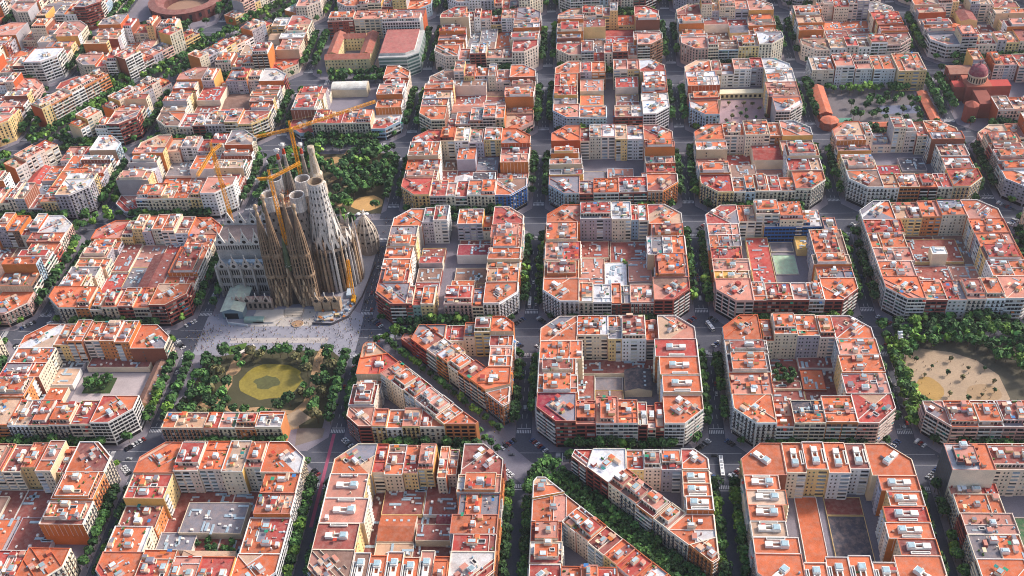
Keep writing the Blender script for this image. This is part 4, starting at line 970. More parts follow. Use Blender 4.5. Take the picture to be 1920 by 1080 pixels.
# front transept with three portals
m = MB(); m.box(-192.2, 181, 0, 36, 28, 32, 0, BRN2, BRN); m.box(-192.2, 218, 0, 36, 28, 34, 0, L('#8f857d'), L('#8f857d'))
m.box(-192.2, 200, 0, 32, 40, 46, 0, L('#8a7c70'), L('#8a7c70')); m.build('transept', M_STONE, bas)
def portal(x, wd, hg):
    m = MB(); y = 164.5
    for k in range(4):
        s = 1-k*.16; o = y-3.5+k*.9
        A, B, T = (x-wd/2*s, o, 0), (x+wd/2*s, o, 0), (x, o, hg*s); A2, B2, T2 = (A[0], o+6, 0), (B[0], o+6, 0), (T[0], o+6, hg*s)
        c = vary(BRN if k % 2 == 0 else BRN2, random.Random(k), .1)
        m.poly([A, A2, T2, T][::-1], c); m.poly([B, T, T2, B2][::-1], c)
        inn = .84; m.poly([A, (x-wd/2*s*inn, o, 0), (x, o, hg*s*inn), T], c); m.poly([(x+wd/2*s*inn, o, 0), B, T, (x, o, hg*s*inn)], c)
    m.poly([(x-wd*.26, y-.2, 0), (x+wd*.26, y-.2, 0), (x+wd*.2, y-.2, hg*.3), (x, y-.2, hg*.42), (x-wd*.2, y-.2, hg*.3)], HOLE)
    for i in range(9):
        t = i/8; xx = x-wd/2+wd*t; zz = hg*(1-abs(2*t-1)); m.lathe(xx, y-3.7, [(.7, max(0, zz-3)), (.9, zz), (.3, zz+2), (0, zz+3)], 6, vary(TAN, random.Random(i), .2))
    return m
for x, wd, hg in ((-203.5, 10, 26), (-192.2, 14, 38), (-181, 10, 26)): portal(x, wd, hg).build('portal', M_STONE, bas)
m = MB(); rg = random.Random(5)
m.lathe(-192, 167, [(2.6, 34), (3.0, 40), (2.4, 50), (1.4, 58), (.4, 64), (0, 68)], 9, lambda k, i: L('#5f6b4a') if i % 2 else L('#54604a'))
for i in range(26): a = rg.uniform(pi, 2*pi); z = rg.uniform(36, 58); r = 2.7*(64-z)/26; m.box(-192+r*cos(a), 167+r*sin(a), z, .7, .7, .8, a, L('#e3e0d8'))
m.build('cypress_finial', M_STONE, bas)
m = MB(); rg = random.Random(6)
for sx in (-1, 1):                                               # small stepped pinnacles between the portals
    for i in range(7):
        xx = -192.2+sx*(7+i*1.9); h = rg.uniform(18, 34); m.lathe(xx, 162.8, [(1.3, 0), (1.2, h*.6), (.7, h*.75), (.9, h*.78), (0, h)], 6, vary(rg.choice([BRN, BRN2, TAN]), rg, .15))
m.build('facade_pinnacle', M_STONE, bas, kind='stuff')
# almond-domed sacristy at the rear right, low cloister in front left, small chapels
m = MB(); prof = [(8.6, 0), (9.2, 8), (9.4, 14), (8.6, 20), (6.8, 26), (4.4, 31), (2.2, 34.5), (1.0, 37)]; x, y = -143.5, 236
m.lathe(x, y, prof, 16, L('#a5988c'))
for k, z in enumerate((9, 13, 17, 21, 25, 28.5)):
    n = 12
    for i in range(n):
        a = 2*pi*(i+.5*(k % 2))/n; r0, r1 = interp(prof, z)+.12, interp(prof, z+1.8)+.12; w_ = .12
        m.poly([(x+r0*cos(a-w_), y+r0*sin(a-w_), z), (x+r0*cos(a+w_), y+r0*sin(a+w_), z), (x+r1*cos(a+w_), y+r1*sin(a+w_), z+1.8), (x+r1*cos(a-w_), y+r1*sin(a-w_), z+1.8)], HOLE)
ribs(m, x, y, prof, 12, .9, .5, L('#cfc2b2'), 4, 36, 10)
t = m.build('domed_sacristy', M_STONE, bas)
m = MB(); m.lathe(x, y, [(1.0, 37), (1.8, 38.5), (.6, 40), (.9, 41.2), (0, 42.5)], 8, L('#e8e2d8'))
for i in range(4): a = i*pi/2; m.bar((x, y, 39.5), (x+2.2*cos(a), y+2.2*sin(a), 41.6), .35, L('#e8e2d8'))
sub(m, 'white_finial', M_STONE, t, bas)
m = MB(); m.box(-226, 161, 0, 32, 7, 9, 0, L('#a58f80'), L('#b48f80'))
for i in range(4): m.ext(gable(-238+i*8, 157.4, 9, 7, 6, L('#b9a598')))
fw = Fac((-242, 157.4), (-210, 157.4))
for i in range(8): fw.quad(m, i*4+1, i*4+3, 2, 7, .08, HOLE)
m.build('cloister', M_STONE, bas)
m = MB()
for i in range(3): m.box(-172+i*7.5, 158.5, 0, 6.5, 7, 10, 0, vary(TAN, random.Random(i), .1), L('#8f7a68')); m.ext(gable(-172+i*7.5, 154.8, 10, 6.2, 7, L('#a8927c')))
m.build('front_chapel', M_STONE, bas)

def blob0(cx, cy, rx, ry): return [(cx+rx*cos(2*pi*i/16), cy+ry*sin(2*pi*i/16)) for i in range(16)]
# visitor hall with pale green roof, forecourt walls, stairs
vh = empty('visitor_hall', (-240, 162, 0), 'low hall with pale green gabled roof beside the basilica forecourt', 'hall')
m = MB(); P4 = [(-248.5, 146.5), (-231.5, 146.5), (-231.5, 177.5), (-248.5, 177.5)]
m.prism(P4, 0, 8, L('#7f9199')); m.poly([(-248.5, 146.5, 8), (-231.5, 146.5, 8), (-240, 146.5, 11)], L('#6d8490')); m.poly([(-231.5, 177.5, 8), (-248.5, 177.5, 8), (-240, 177.5, 11)], L('#6d8490')); m.build('wall', M_WALL, vh)
m = MB(); m.poly([(-230.5, 145.5, 8.1), (-230.5, 178, 8.1), (-240, 178, 11.2), (-240, 145.5, 11.2)], L('#c3ccb6')); m.poly([(-249.5, 178, 8.1), (-249.5, 145.5, 8.1), (-240, 145.5, 11.2), (-240, 178, 11.2)], L('#c9d2bd')); m.build('roof', M_ROOF, vh)
m = MB(); Fac((-248.5, 146.5), (-231.5, 146.5)).quad(m, 2, 13, .2, 6, .05, L('#20242a')); m.build('entrance', M_GLASS, vh)
m = MB(); m.box(-222, 143.5, 0, 16, 5, 3.2, 0, L('#8fa89c'), L('#7f9f98')); o = m.build('ticket_pavilion', M_ROOF, origin=(-222, 143.5, 0)); tag(o, 'small green-roofed pavilion at the corner of the basilica forecourt', 'pavilion')
m = MB()
for i, (a, b) in enumerate((((-252, 158), (-243, 140)), ((-243, 140), (-226, 137)), ((-174, 139), (-158, 138)), ((-158, 138), (-146, 147)), ((-146, 147), (-139, 172)), ((-139, 172), (-135, 215)))):
    f_ = Fac(a, b); f_.box(m, 0, f_.l, 0, 2.4, -.4, .0, L('#5d5a60') if i > 1 else L('#c9cdd0'))
o = m.build('site_wall', M_WALL, origin=(-195, 150, 0)); tag(o, 'low dark site wall wrapping the basilica works along the street', 'wall')
def plate(name, P, z, col, mt=None, label=None):
    m = MB(); m.poly([(p[0], p[1], z) for p in P], col); return m.build(name, mt or M_PAVE, kind='structure')
plate('plaza', [(-262, 104), (-134, 104), (-134, 150), (-150, 160), (-236, 160), (-262, 150)], .17, L('#908f99'))
plate('plaza_band', [(-236, 117.5), (-158, 117.5), (-158, 123.5), (-236, 123.5)], .18, L('#b3aba6'))
plate('forecourt', [(-224, 137), (-174, 137), (-174, 158), (-224, 158)], .19, L('#b5ada6'))
plate('works_yard', [(-174, 139), (-158, 138), (-146, 147), (-139, 172), (-137, 240), (-160, 240), (-160, 160), (-174, 158)], .2, L('#96959d'))
for nm, P, z, c, lab in (('left_terrace', [(-223, 141), (-206, 141), (-199, 147), (-201, 156), (-216, 156), (-224, 150)], 1.5, '#bdb4aa', 'pale curved terrace left of the front stairs'), ('round_island', blob0(-186, 139.5, 5, 4), .8, '#a8876c', 'round brown planted island before the front stairs')):
    m = MB(); m.prism(P, .15, .15+z, L('#d4cec6'), L(c)); o = m.build(nm, M_WALL, origin=(P[0][0], P[0][1], 0)); tag(o, lab+' of the basilica', 'terrace')
st = empty('front_stairs', (-192, 150, 0), 'broad stone stairs leading to the central portal of the basilica', 'stairs')
for k in range(6): m = MB(); m.box(-192, 157-k*1.6, .15, 15, 1.6, 1.8-k*.3, 0, L('#a59a8e'), L('#b0a598')); m.build('step', M_WALL, st)
m = MB(); rg = random.Random(31)
for i in range(60):
    x, y = rg.uniform(-172, -142), rg.uniform(141, 175)
    if inside([(-174, 140), (-158, 139), (-147, 148), (-140, 172), (-150, 176), (-172, 158)], x, y, 1): m.box(x, y, .2, rg.uniform(1, 4), rg.uniform(.8, 2.5), rg.uniform(.6, 2.4), rg.uniform(0, pi), rg.choice([WHITE, L('#8fa3b5'), L('#b5703a'), L('#6f6a66'), L('#c9b58a')]))
o = m.build('building_materials', M_TRIM, kind='stuff'); tag(o, 'scattered crates and building materials in the basilica works yard', 'materials')
for nm, (x, y, sx, sy, h, c, tp, lab) in {'site_cabin': (-150, 176, 5, 9, 3, '#9fb0bd', '#b4c4d0', 'pale blue site cabin beside the basilica works crane'), 'terrace_platform': (-165, 148, 13, 10, 1.4, '#b0a59a', '#bdb2a4', 'raised stone viewing terrace in the right of the forecourt')}.items():
    m = MB(); m.box(x, y, .15, sx, sy, h, .08, L(c), L(tp)); m.box(x, y, .15+h, sx*.9, sy*.9, .12, .08, L(c), L(tp)); o = m.build(nm, M_WALL, origin=(x, y, 0)); tag(o, lab, nm.split('_')[1])

# ------------------------------------------------------------------ tower cranes
YEL = L('#d8920c')
def lattice(m, p, q, wd, n, r=.16):
    p, q = Vector(p), Vector(q); d = (q-p).normalized(); up = Vector((0, 0, 1)) if abs(d.z) < .9 else Vector((1, 0, 0))
    a = d.cross(up).normalized(); b = a.cross(d); cs = [a*wd/2+b*wd/2, -a*wd/2+b*wd/2, -a*wd/2-b*wd/2, a*wd/2-b*wd/2]
    for c in cs: m.bar(p+c, q+c, r, YEL)
    for k in range(n):
        s, e = p.lerp(q, k/n), p.lerp(q, (k+1)/n)
        for i in range(4): m.bar(s+cs[i], e+cs[(i+1) % 4], r*.7, YEL)
        for i in range(4): m.bar(s+cs[i], s+cs[(i+1) % 4], r*.6, YEL)
def crane(x, y, z0, z1, tip, tail, label, ztip=None, wm=2.3):
    r = empty('tower_crane', (x, y, 0), label, 'crane', 'yellow tower cranes over the basilica')
    m = MB(); lattice(m, (x, y, z0), (x, y, z1), wm, int((z1-z0)/2.6), .21); m.build('mast', M_STEEL, r)
    m = MB(); lattice(m, (x, y, z1+1.2), (tip[0], tip[1], ztip or z1+1.2), 1.8, 22, .18); m.build('jib', M_STEEL, r)
    m = MB(); lattice(m, (x, y, z1+1.2), (tail[0], tail[1], z1+1.2), 1.8, 9, .18); m.build('counter_jib', M_STEEL, r)
    m = MB(); m.box(tail[0], tail[1], z1-1.8, 2.6, 2.6, 3, 0, L('#b9b4aa')); m.build('counterweight', M_STEEL, r)
    m = MB(); m.box(x, y, z1-.5, 2.8, 2.8, 2.6, .3, L('#c9a24a'), YEL); m.build('slewing_cab', M_STEEL, r)
    m = MB(); A = (x, y, z1+9); lattice(m, (x, y, z1+2), A, 1.2, 4, .14)
    for t in (tip, tail): m.bar(A, (x+(t[0]-x)*.75, y+(t[1]-y)*.75, (ztip or z1+1.2)*.75+.25*z1+1 if ztip and t is tip else z1+2.2), .1, L('#8d7a4a'))
    m.build('apex_and_ties', M_STEEL, r)
    if z0 > 1: m = MB(); m.box(x, y, z0-2, wm+2, wm+2, 2, 0, YEL); m.build('base_frame', M_STEEL, r)
crane(-187.5, 229.5, 34, 124, (-126, 271), (-214, 219), 'tallest yellow tower crane with long jib reaching right above the rear towers')
crane(-253.5, 226, 30, 108, (-255.5, 189.9), (-249, 236), 'yellow tower crane rising at the left end of the nave')
crane(-196.5, 184.5, 46, 108, (-178, 206), (-207, 184), 'yellow tower crane standing between the front bell towers')
r = empty('mobile_crane', (-145.5, 169, 0), 'yellow mobile crane with folded boom in the works yard by the street', 'crane')
m = MB(); lattice(m, (-145.5, 169, 2), (-146.5, 176, 36), 1.8, 12, .22); m.build('mast', M_STEEL, r)
m = MB(); lattice(m, (-146.5, 176, 36), (-150, 173, 10), 1.2, 10, .18); m.build('folded_boom', M_STEEL, r)
m = MB(); m.box(-145.5, 168, .3, 3.2, 9, 2.2, .1, YEL, L('#e0b440')); m.box(-145.5, 165, 2.5, 2.6, 2.4, 1.4, .1, YEL); m.build('carrier', M_STEEL, r)
m = MB()
for sx in (-1, 1):
    for k in range(4): m.bar((-145.5+sx*1.2, 164.8+k*2.1, .55), (-145.5+sx*1.75, 164.8+k*2.1, .55), .55, DARK, 10)
m.build('wheel', M_STEEL, r, kind='stuff')
# ------------------------------------------------------------------ landmark buildings
def wing(root, x0, y0, x1, y1, h, rise, wc, rc, along='x', wins=True):
    m = MB(); P = [(x0, y0), (x1, y0), (x1, y1), (x0, y1)]; m.prism(P, 0, h, wc)
    if along == 'x':
        ym = (y0+y1)/2; m.poly([(x1, y0, h), (x1, y1, h), (x1, ym, h+rise)], wc); m.poly([(x0, y1, h), (x0, y0, h), (x0, ym, h+rise)], wc)
    else:
        xm = (x0+x1)/2; m.poly([(x0, y0, h), (x1, y0, h), (xm, y0, h+rise)], wc); m.poly([(x1, y1, h), (x0, y1, h), (xm, y1, h+rise)], wc)
    m.build('wall', M_WALL, root)
    m = MB(); e = .5
    if along == 'x': m.poly([(x0-e, y0-e, h-.1), (x1+e, y0-e, h-.1), (x1+e, ym, h+rise+.12), (x0-e, ym, h+rise+.12)], rc); m.poly([(x1+e, y1+e, h-.1), (x0-e, y1+e, h-.1), (x0-e, ym, h+rise+.12), (x1+e, ym, h+rise+.12)], rc)
    else: m.poly([(x1+e, y0-e, h-.1), (x1+e, y1+e, h-.1), (xm, y1+e, h+rise+.12), (xm, y0-e, h+rise+.12)], rc); m.poly([(x0-e, y1+e, h-.1), (x0-e, y0-e, h-.1), (xm, y0-e, h+rise+.12), (xm, y1+e, h+rise+.12)], rc)
    m.build('roof', M_ROOF, root)
    if wins:
        m = MB(); rg = random.Random(int(x0+y0))
        for a, b in ((P[0], P[1]), (P[3], P[0]), (P[1], P[2])):
            f = Fac(a, b)
            for s in range(int(f.l/3.6)):
                z = 1.5
                while z+2 < h: f.quad(m, s*3.6+1, s*3.6+2.2, z, z+1.8, .05, wincol(rg)); z += 3.8
        m.build('window', M_GLASS, root, kind='stuff')
cv = empty('convent', (-218, 592, 0), 'yellow convent with red gabled wings round a small courtyard, beyond the rear park', 'convent')
YC = L('#e3cf9c'); RC = L('#a3604f')
wing(cv, -244, 560, -194, 573, 16, 3, YC, RC); wing(cv, -244, 573.1, -232, 625, 16, 3, YC, RC, 'y'); wing(cv, -207, 573.1, -194, 625, 15, 3, YC, RC, 'y'); wing(cv, -231.9, 612, -207.1, 625, 15, 3, YC, L('#8f5244'))
go = empty('glass_office', (-158, 582, 0), 'office block with green glass bands and red roof, right of the yellow convent', 'office')
P = [(-181, 546), (-150, 546), (-138, 556), (-138, 609), (-181, 609)]
m = MB(); m.prism(P, 0, 24, L('#aab2b0')); m.build('wall', M_WALL, go)
m = MB(); m.poly([(p[0], p[1], 24.01) for p in P], L('#b0b0ae')); m.prism(inset(P, [5, 5, 5, 1, 1]), 24, 26.5, L('#c6c8c4'), L('#a8645e')); m.build('roof', M_ROOF, go)
m = MB(); rg = random.Random(4)
for i in range(4):
    f = Fac(P[i], P[i+1])
    for k in range(6): f.quad(m, .3, f.l-.3, 1+k*3.9, 3.2+k*3.9, .06, rg.choice([L('#3f5a58'), L('#57736f'), L('#2f4448')]))
m.build('glass_band', M_GLASS, go, kind='stuff')
m = MB(); rg = random.Random(14)
for i in range(30): m.box(rg.uniform(-178, -164), rg.uniform(586, 606), 24.1, rg.uniform(.8, 2.4), rg.uniform(.8, 2), rg.uniform(.8, 2), 0, vary(WHITE, rg, .2))
m.build('roof_plant', M_TRIM, go, kind='stuff')
plate('convent_yard', [(-193, 548), (-182, 548), (-182, 625), (-193, 625)], .17, L('#b59a8c'))
hb = empty('barrel_roof_hall', (-208, 514, 0), 'long white barrel-roofed hall beyond the rear park', 'hall')
m = MB(); m.box(-208, 512, 0, 38, 16, 9, 0, L('#d6c9ae'), WHITE); m.build('wall', M_WALL, hb)
m = MB(); pr = None
for i in range(9):
    a = pi*i/8; q = [(-227, 512-8*cos(a), 9+4*sin(a)), (-189, 512-8*cos(a), 9+4*sin(a))]
    if pr: m.poly([pr[0], pr[1], q[1], q[0]], L('#d9d8cf'))
    pr = q
m.poly([(-189, 512-8*cos(pi*i/8), 9+4*sin(pi*i/8)) for i in range(9)], L('#cfc6b0')); m.poly([(-227, 512-8*cos(pi*i/8), 9+4*sin(pi*i/8)) for i in range(9)][::-1], L('#cfc6b0')); m.build('roof', M_ROOF, hb)
gs = empty('garden_school', (320, 450, 0), 'low brick school with terracotta roofs round a garden yard, upper right', 'school')
BR = L('#9a5a4a'); TR = L('#c26a4c')
wing(gs, 268, 434, 280, 488, 9, 2.5, BR, TR, 'y'); wing(gs, 283, 415, 380, 423, 5, 1.5, BR, TR, wins=False); wing(gs, 371, 424, 380, 480, 5, 1.5, BR, TR, 'y', wins=False)
m = MB(); m.lathe(276, 424, [(9, 0), (9, 8), (0, 11)], 8, lambda k, i: BR if k == 0 else TR); m.build('corner_pavilion', M_ROOF, gs)
plate('school_garden', [(283, 424), (370, 424), (370, 496), (283, 496)], .17, L('#706a6c')); plate('ball_court', [(284, 426), (300, 426), (300, 440), (284, 440)], .19, L('#5f8f7c')); plate('ball_court', [(330, 446), (368, 446), (368, 462), (330, 462)], .19, L('#6f7488'))
ch = empty('domed_church', (424, 474, 0), 'brick church with crimson dome on a pale arcaded drum, upper right', 'church')
m = MB(); m.box(424, 474, 0, 24, 24, 19, 0, L('#9c5647'), L('#a8604c')); m.box(424, 448, 0, 13, 28, 16, 0, L('#9c5647'), L('#8a4f44')); m.box(446, 474, 0, 20, 13, 16, 0, L('#9c5647'), L('#b0463e')); m.box(407, 474, 0, 10, 13, 16, 0, L('#9c5647'), L('#b0463e')); m.build('nave', M_WALL, ch)
m = MB(); m.lathe(424, 474, [(8.5, 19), (8.5, 26), (9.2, 26.2), (9.2, 27)], 20, L('#d8c4aa'))
for i in range(20): a = 2*pi*i/20; m.box(424+8.5*cos(a), 474+8.5*sin(a), 20, .5, 1.3, 5, a, L('#4a3a34'))
m.build('drum', M_WALL, ch)
m = MB(); m.lathe(424, 474, [(8.8, 27), (8.4, 30), (7.2, 32.8), (5, 35), (2, 36.4), (.8, 36.8), (.8, 38), (0, 39.5)], 20, L('#8a4350')); m.build('dome', M_ROOF, ch)
wing(ch, 404, 492, 440, 510, 17, 2, L('#8f4f42'), L('#9a6a58')); m = MB(); m.lathe(409, 432, [(7, 0), (7, 17), (0, 21)], 8, L('#9c5647')); m.build('apse', M_WALL, ch)
br = empty('round_arena', (-455, 740, 0), 'round brick arena with sloping dark red roof at the top left', 'arena')
m = MB(); m.lathe(-455, 740, [(46, 0), (46, 13)], 24, L('#7d4a44'), cap=False); m.build('wall', M_WALL, br); m = MB(); m.lathe(-455, 740, [(28, 9), (28, 0)], 24, L('#6d4540'), cap=False); m.build('inner_wall', M_WALL, br)
m = MB(); m.lathe(-455, 740, [(46.6, 13), (37, 15), (28, 9)], 24, lambda k, i: L('#8a5a52') if k == 0 else L('#7a4a46'), cap=False); m.build('roof', M_ROOF, br)
m = MB()
for i in range(24): a = 2*pi*(i+.5)/24; m.box(-455+45.7*cos(a), 740+45.7*sin(a), 5, .6, 3, 5, a, DARK)
m.build('arch', M_WALL, br, kind='stuff')
plate('arena_sand', [(-455+28*cos(2*pi*i/24), 740+28*sin(2*pi*i/24)) for i in range(24)], .2, L('#9a7a66'), M_SAND)

# ------------------------------------------------------------------ parks
def blob(cx, cy, rx, ry, n=18, wob=.12, seed=1):
    r = random.Random(seed); return [(cx+rx*cos(2*pi*i/n)*(1+r.uniform(-wob, wob)), cy+ry*sin(2*pi*i/n)*(1+r.uniform(-wob, wob))) for i in range(n)]
def band(pts, wd):
    Lf, Rt = [], []
    for i, p in enumerate(pts):
        a = Vector(pts[max(0, i-1)]); b = Vector(pts[min(len(pts)-1, i+1)]); d = (b-a).normalized(); n = Vector((-d.y, d.x))*wd/2
        Lf.append((p[0]+n.x, p[1]+n.y)); Rt.append((p[0]-n.x, p[1]-n.y))
    return Lf, Rt
def path(name, pts, wd, z, col, mt=None):
    A, B = band(pts, wd); m = MB()
    for i in range(len(pts)-1): m.poly([(B[i][0], B[i][1], z), (B[i+1][0], B[i+1][1], z), (A[i+1][0], A[i+1][1], z), (A[i][0], A[i][1], z)], col)
    return m.build(name, mt or M_SAND, kind='structure')
plate('park_ground', [(-252, 27), (-160, 27), (-150, 20), (-144, 24), (-144, 100), (-152, 108), (-205, 110), (-250, 100)], .18, L('#4c4a36'), M_SAND)
plate('pond', blob(-193, 75, 24, 19, 22, .06, 2), .22, L('#8a7c38'), M_WATER)
plate('pond_weed', blob(-195, 74, 10, 7, 14, .25, 9), .235, L('#5a5a36'), M_WATER)
SANDC = L('#b08f6c')
path('path', [(-158, 112), (-161, 100), (-160, 84), (-158, 66), (-160, 52), (-168, 40), (-164, 26)], 7, .24, SANDC)
path('path', [(-216, 112), (-223, 101), (-227, 84), (-224, 72), (-228, 52), (-238, 40)], 5, .24, SANDC)
path('path', [(-228, 50), (-212, 44), (-196, 46), (-180, 44), (-166, 42)], 4, .245, SANDC)
plate('sand_square', [(-176, 37), (-164, 27), (-154, 37), (-165, 46)], .25, L('#a8937c'), M_SAND)
plate('lawn', [(-240, 112), (-222, 118), (-220, 108), (-232, 104)], .21, L('#4f6a2e'), M_SAND)
m = MB(); m.box(-219, 107, 0, 14, 2.6, 3, .75, L('#b09488'), L('#cfc0b4')); m.box(-219, 107, 3, 14.4, 3, .2, .75, WHITE, L('#d8cfc4')); o = m.build('kiosk', M_WALL, origin=(-219, 107, 0)); tag(o, 'long pale kiosk at the edge of the pond park by the plaza', 'kiosk')
plate('corner_gravel', [(-160, 10), (-142, 18), (-142, 27), (-162, 27)], .185, L('#7a7068'), M_SAND)
plate('park_ground', [(-255, 290), (-142, 290), (-142, 392), (-255, 392)], .18, L('#55503c'), M_SAND)
path('path', [(-194, 352), (-193, 375), (-190, 398)], 6, .22, SANDC); path('path', [(-194, 352), (-180, 344), (-150, 340), (-140, 342)], 4, .22, SANDC); path('path', [(-194, 352), (-205, 335), (-200, 315), (-180, 305)], 7, .225, SANDC)
plate('playground', blob(-157, 307, 15, 12, 14, .1, 4), .24, L('#c79d66'), M_SAND); plate('bare_earth', blob(-205, 380, 9, 7, 12, .2, 5), .23, L('#b48f62'), M_SAND)
plate('plaza_band', [(-255, 280), (-142, 280), (-142, 289), (-255, 289)], .19, L('#857f86'))
plate('sand_park', [(270, 36), (384, 36), (384, 116), (270, 116)], .18, L('#5a5548'), M_SAND)
plate('sand_plaza', [(272, 108), (290, 108), (310, 104), (326, 95), (337, 80), (338, 56), (326, 46), (300, 42), (280, 52), (272, 70)], .21, L('#a8927a'), M_SAND)
plate('lower_sand', blob(286, 66, 9, 12, 14, .1, 6), .225, L('#a58550'), M_SAND); plate('sand_ring', blob(322, 62, 12, 9, 16, .05, 7), .225, L('#a08668'), M_SAND)
r = empty('leaning_monument', (273, 104, 0), 'slim leaning white lattice monument at the corner of the sand park', 'monument')
m = MB(); lattice_col = L('#c9ccd2')
for k in range(8): m.box(274-k*.25, 100+k*1.2, 1+k*2, 3.2, 1.0, 1.9, .2, vary(lattice_col, random.Random(k), .25))
m.bar((275.5, 99, 0), (272.5, 109, 17), .4, lattice_col); m.bar((273, 99, 0), (270.5, 109, 17), .4, lattice_col); m.build('lattice', M_STEEL, r)
plate('school_yard', [(-341, 46), (-287, 46), (-287, 84), (-341, 84)], .17, L('#b0a4a4')); plate('yard_garden', [(-335, 62), (-313, 62), (-313, 79), (-335, 79)], .2, L('#3f5230'), M_SAND)
plate('palm_plaza', [(174, 418), (222, 418), (222, 480), (174, 480)], .17, L('#9d868c')); plate('lawn', [(180, 424), (188, 424), (186, 436), (180, 436)], .2, L('#5f7a38'), M_SAND); plate('lawn', [(206, 424), (220, 422), (219, 438), (208, 436)], .2, L('#56722f'), M_SAND)
m = MB(); f = Fac((176, 482), (222, 482)); m.box(199, 487, 0, 44, 9, 6, 0, L('#d9cfa6'), L('#d6cdb4')); fw = Fac((177, 482.5), (221, 482.5))
for i in range(9): fw.quad(m, 1.5+i*4.7, 4+i*4.7, 1.5, 4.5, .05, DARK)
o = m.build('low_school', M_WALL, origin=(199, 487, 0)); tag(o, 'long low cream school building behind the palm plaza', 'school')

plate('sand_patch', blob(-236, 46, 9, 8, 12, .2, 11), .215, SANDC, M_SAND); plate('sand_patch', blob(-190, 38, 16, 6, 14, .2, 12), .216, L('#9a8460'), M_SAND); plate('sand_patch', blob(-224, 92, 5, 10, 12, .2, 13), .217, SANDC, M_SAND)
# ------------------------------------------------------------------ road markings
m = MB(); WM = L('#c9c9cc')
for i in range(-4, 5):
    for j in range(0, 6):
        X, Y = COLX[i], ROWY[j]; px, py, zc = proj(X, Y)
        if not (-100 < px < 2020 and -60 < py < 1150): continue
        for ax, ay in ((1, 0), (-1, 0), (0, 1), (0, -1)):
            for k in range(9):
                t = -4.6+k*1.15
                for d0 in (24.5,):
                    c = (X+ax*d0+(0 if ax else t), Y+ay*d0+(0 if ay else t))
                    m.poly([(c[0]+u*(1.6 if ax else .3), c[1]+v*(1.6 if ay else .3), .012) for u, v in ((-1, -1), (1, -1), (1, 1), (-1, 1))], WM)
            c = (X+ax*27.5, Y+ay*27.5); m.poly([(c[0]+u*(.25 if ax else 4.8), c[1]+v*(.25 if ay else 4.8), .012) for u, v in ((-1, -1), (1, -1), (1, 1), (-1, 1))], WM)
        for t in range(30, 104, 9):
            for ln in (-1.6, 1.6):
                m.poly([(X+ln+u*.12, Y+t+v*2, .012) for u, v in ((-1, -1), (1, -1), (1, 1), (-1, 1))], WM); m.poly([(X+t+u*2, Y+ln+v*.12, .012) for u, v in ((-1, -1), (1, -1), (1, 1), (-1, 1))], WM)
        for ln in (-4.7, 4.7): m.poly([(X-15, Y+ln-.1, .012), (X+15, Y+ln-.1, .012), (X+15, Y+ln+.1, .012), (X-15, Y+ln+.1, .012)], WM)
m.build('road_marking', M_PAVE, kind='structure')
plate('cycle_lane', [(-135.5, -60), (-133.2, -60), (-133.2, 22), (-135.5, 22)], .013, L('#9a5068'))
plate('avenue', [(-125, 108), (-112, 121), (14, -12), (2, -24)], .155, L('#77747f')); plate('avenue', [(14, -14), (24, -4), (140, -121), (128, -133)], .155, L('#6d6a72'))
# ------------------------------------------------------------------ trees
GREENS = {'dark': ['#2c4628', '#34522d', '#3f5f32', '#263c24'], 'mid': ['#3d5f33', '#4a7039', '#587f3e', '#33532c'], 'bright': ['#55762f', '#658637', '#769340', '#456628'],
          'olive': ['#59583a', '#6a6642', '#4b4c30', '#75704c'], 'dry': ['#6b5f48', '#7d7054', '#5b5440', '#8a7c5c']}
def crown(seed, n, size, kind, sq=.85):
    rg = random.Random(seed); m = MB(); cols = [L(c) for c in GREENS[kind]]
    lobes = [(rg.uniform(-.45, .45), rg.uniform(-.45, .45), rg.uniform(-.2, .5), rg.uniform(.45, .68)) for _ in range(6)]+[(0, 0, .1, .72)]
    for i in range(n):
        lx, ly, lz, lr = rg.choice(lobes); v = Vector((rg.gauss(0, 1), rg.gauss(0, 1), rg.gauss(0, 1)))
        if v.length < 1e-3: continue
        v.normalize(); r = lr*rg.uniform(.55, 1.03)**.6
        c = Vector((lx, ly, lz*.8))+Vector((v.x, v.y, v.z*sq))*r
        nrm = (v*.8+Vector((rg.uniform(-1, 1), rg.uniform(-1, 1), rg.uniform(-.4, 1)))*.6).normalized(); a = nrm.orthogonal().normalized(); b = nrm.cross(a)
        t = rg.uniform(0, pi); a, b = a*cos(t)+b*sin(t), b*cos(t)-a*sin(t); s = size*rg.uniform(.6, 1.25)
        k = rg.choice(cols); m.poly([tuple(c+a*s+b*s*.35), tuple(c+b*s), tuple(c-a*s+b*s*.25), tuple(c-a*s*.5-b*s*.8), tuple(c+a*s*.6-b*s*.7)], vary(k, rg, .22))
    return m
def trunk(seed):
    rg = random.Random(seed); m = MB(); c = L('#6b5c4c')
    m.lathe(0, 0, [(.06, -1.9), (.045, -1.2), (.035, -.5), (.02, .3)], 6, c, cap=False)
    for i in range(4): a = i*pi/2+rg.uniform(-.4, .4); m.bar((0, 0, -.9+i*.15), (.4*cos(a), .4*sin(a), -.1+i*.15), .022, c, 5)
    return m
KINDS = {}
for kd in GREENS:
    KINDS[kd] = [(crown(s*13+len(kd), 300, .19, kd).mesh('crown', M_LEAF), trunk(s).mesh('trunk', M_BARK), crown(s*17+len(kd), 64, .36, kd)) for s in range(4)]
TREES = []                                                        # x, y, crown radius, height of crown centre, kind, label
rg = random.Random(77)
def tree(x, y, r, kind, lab): TREES.append((x, y, r, kind, lab))
named = {k: v['name'] for k, v in SPEC.items() if 'name' in v}
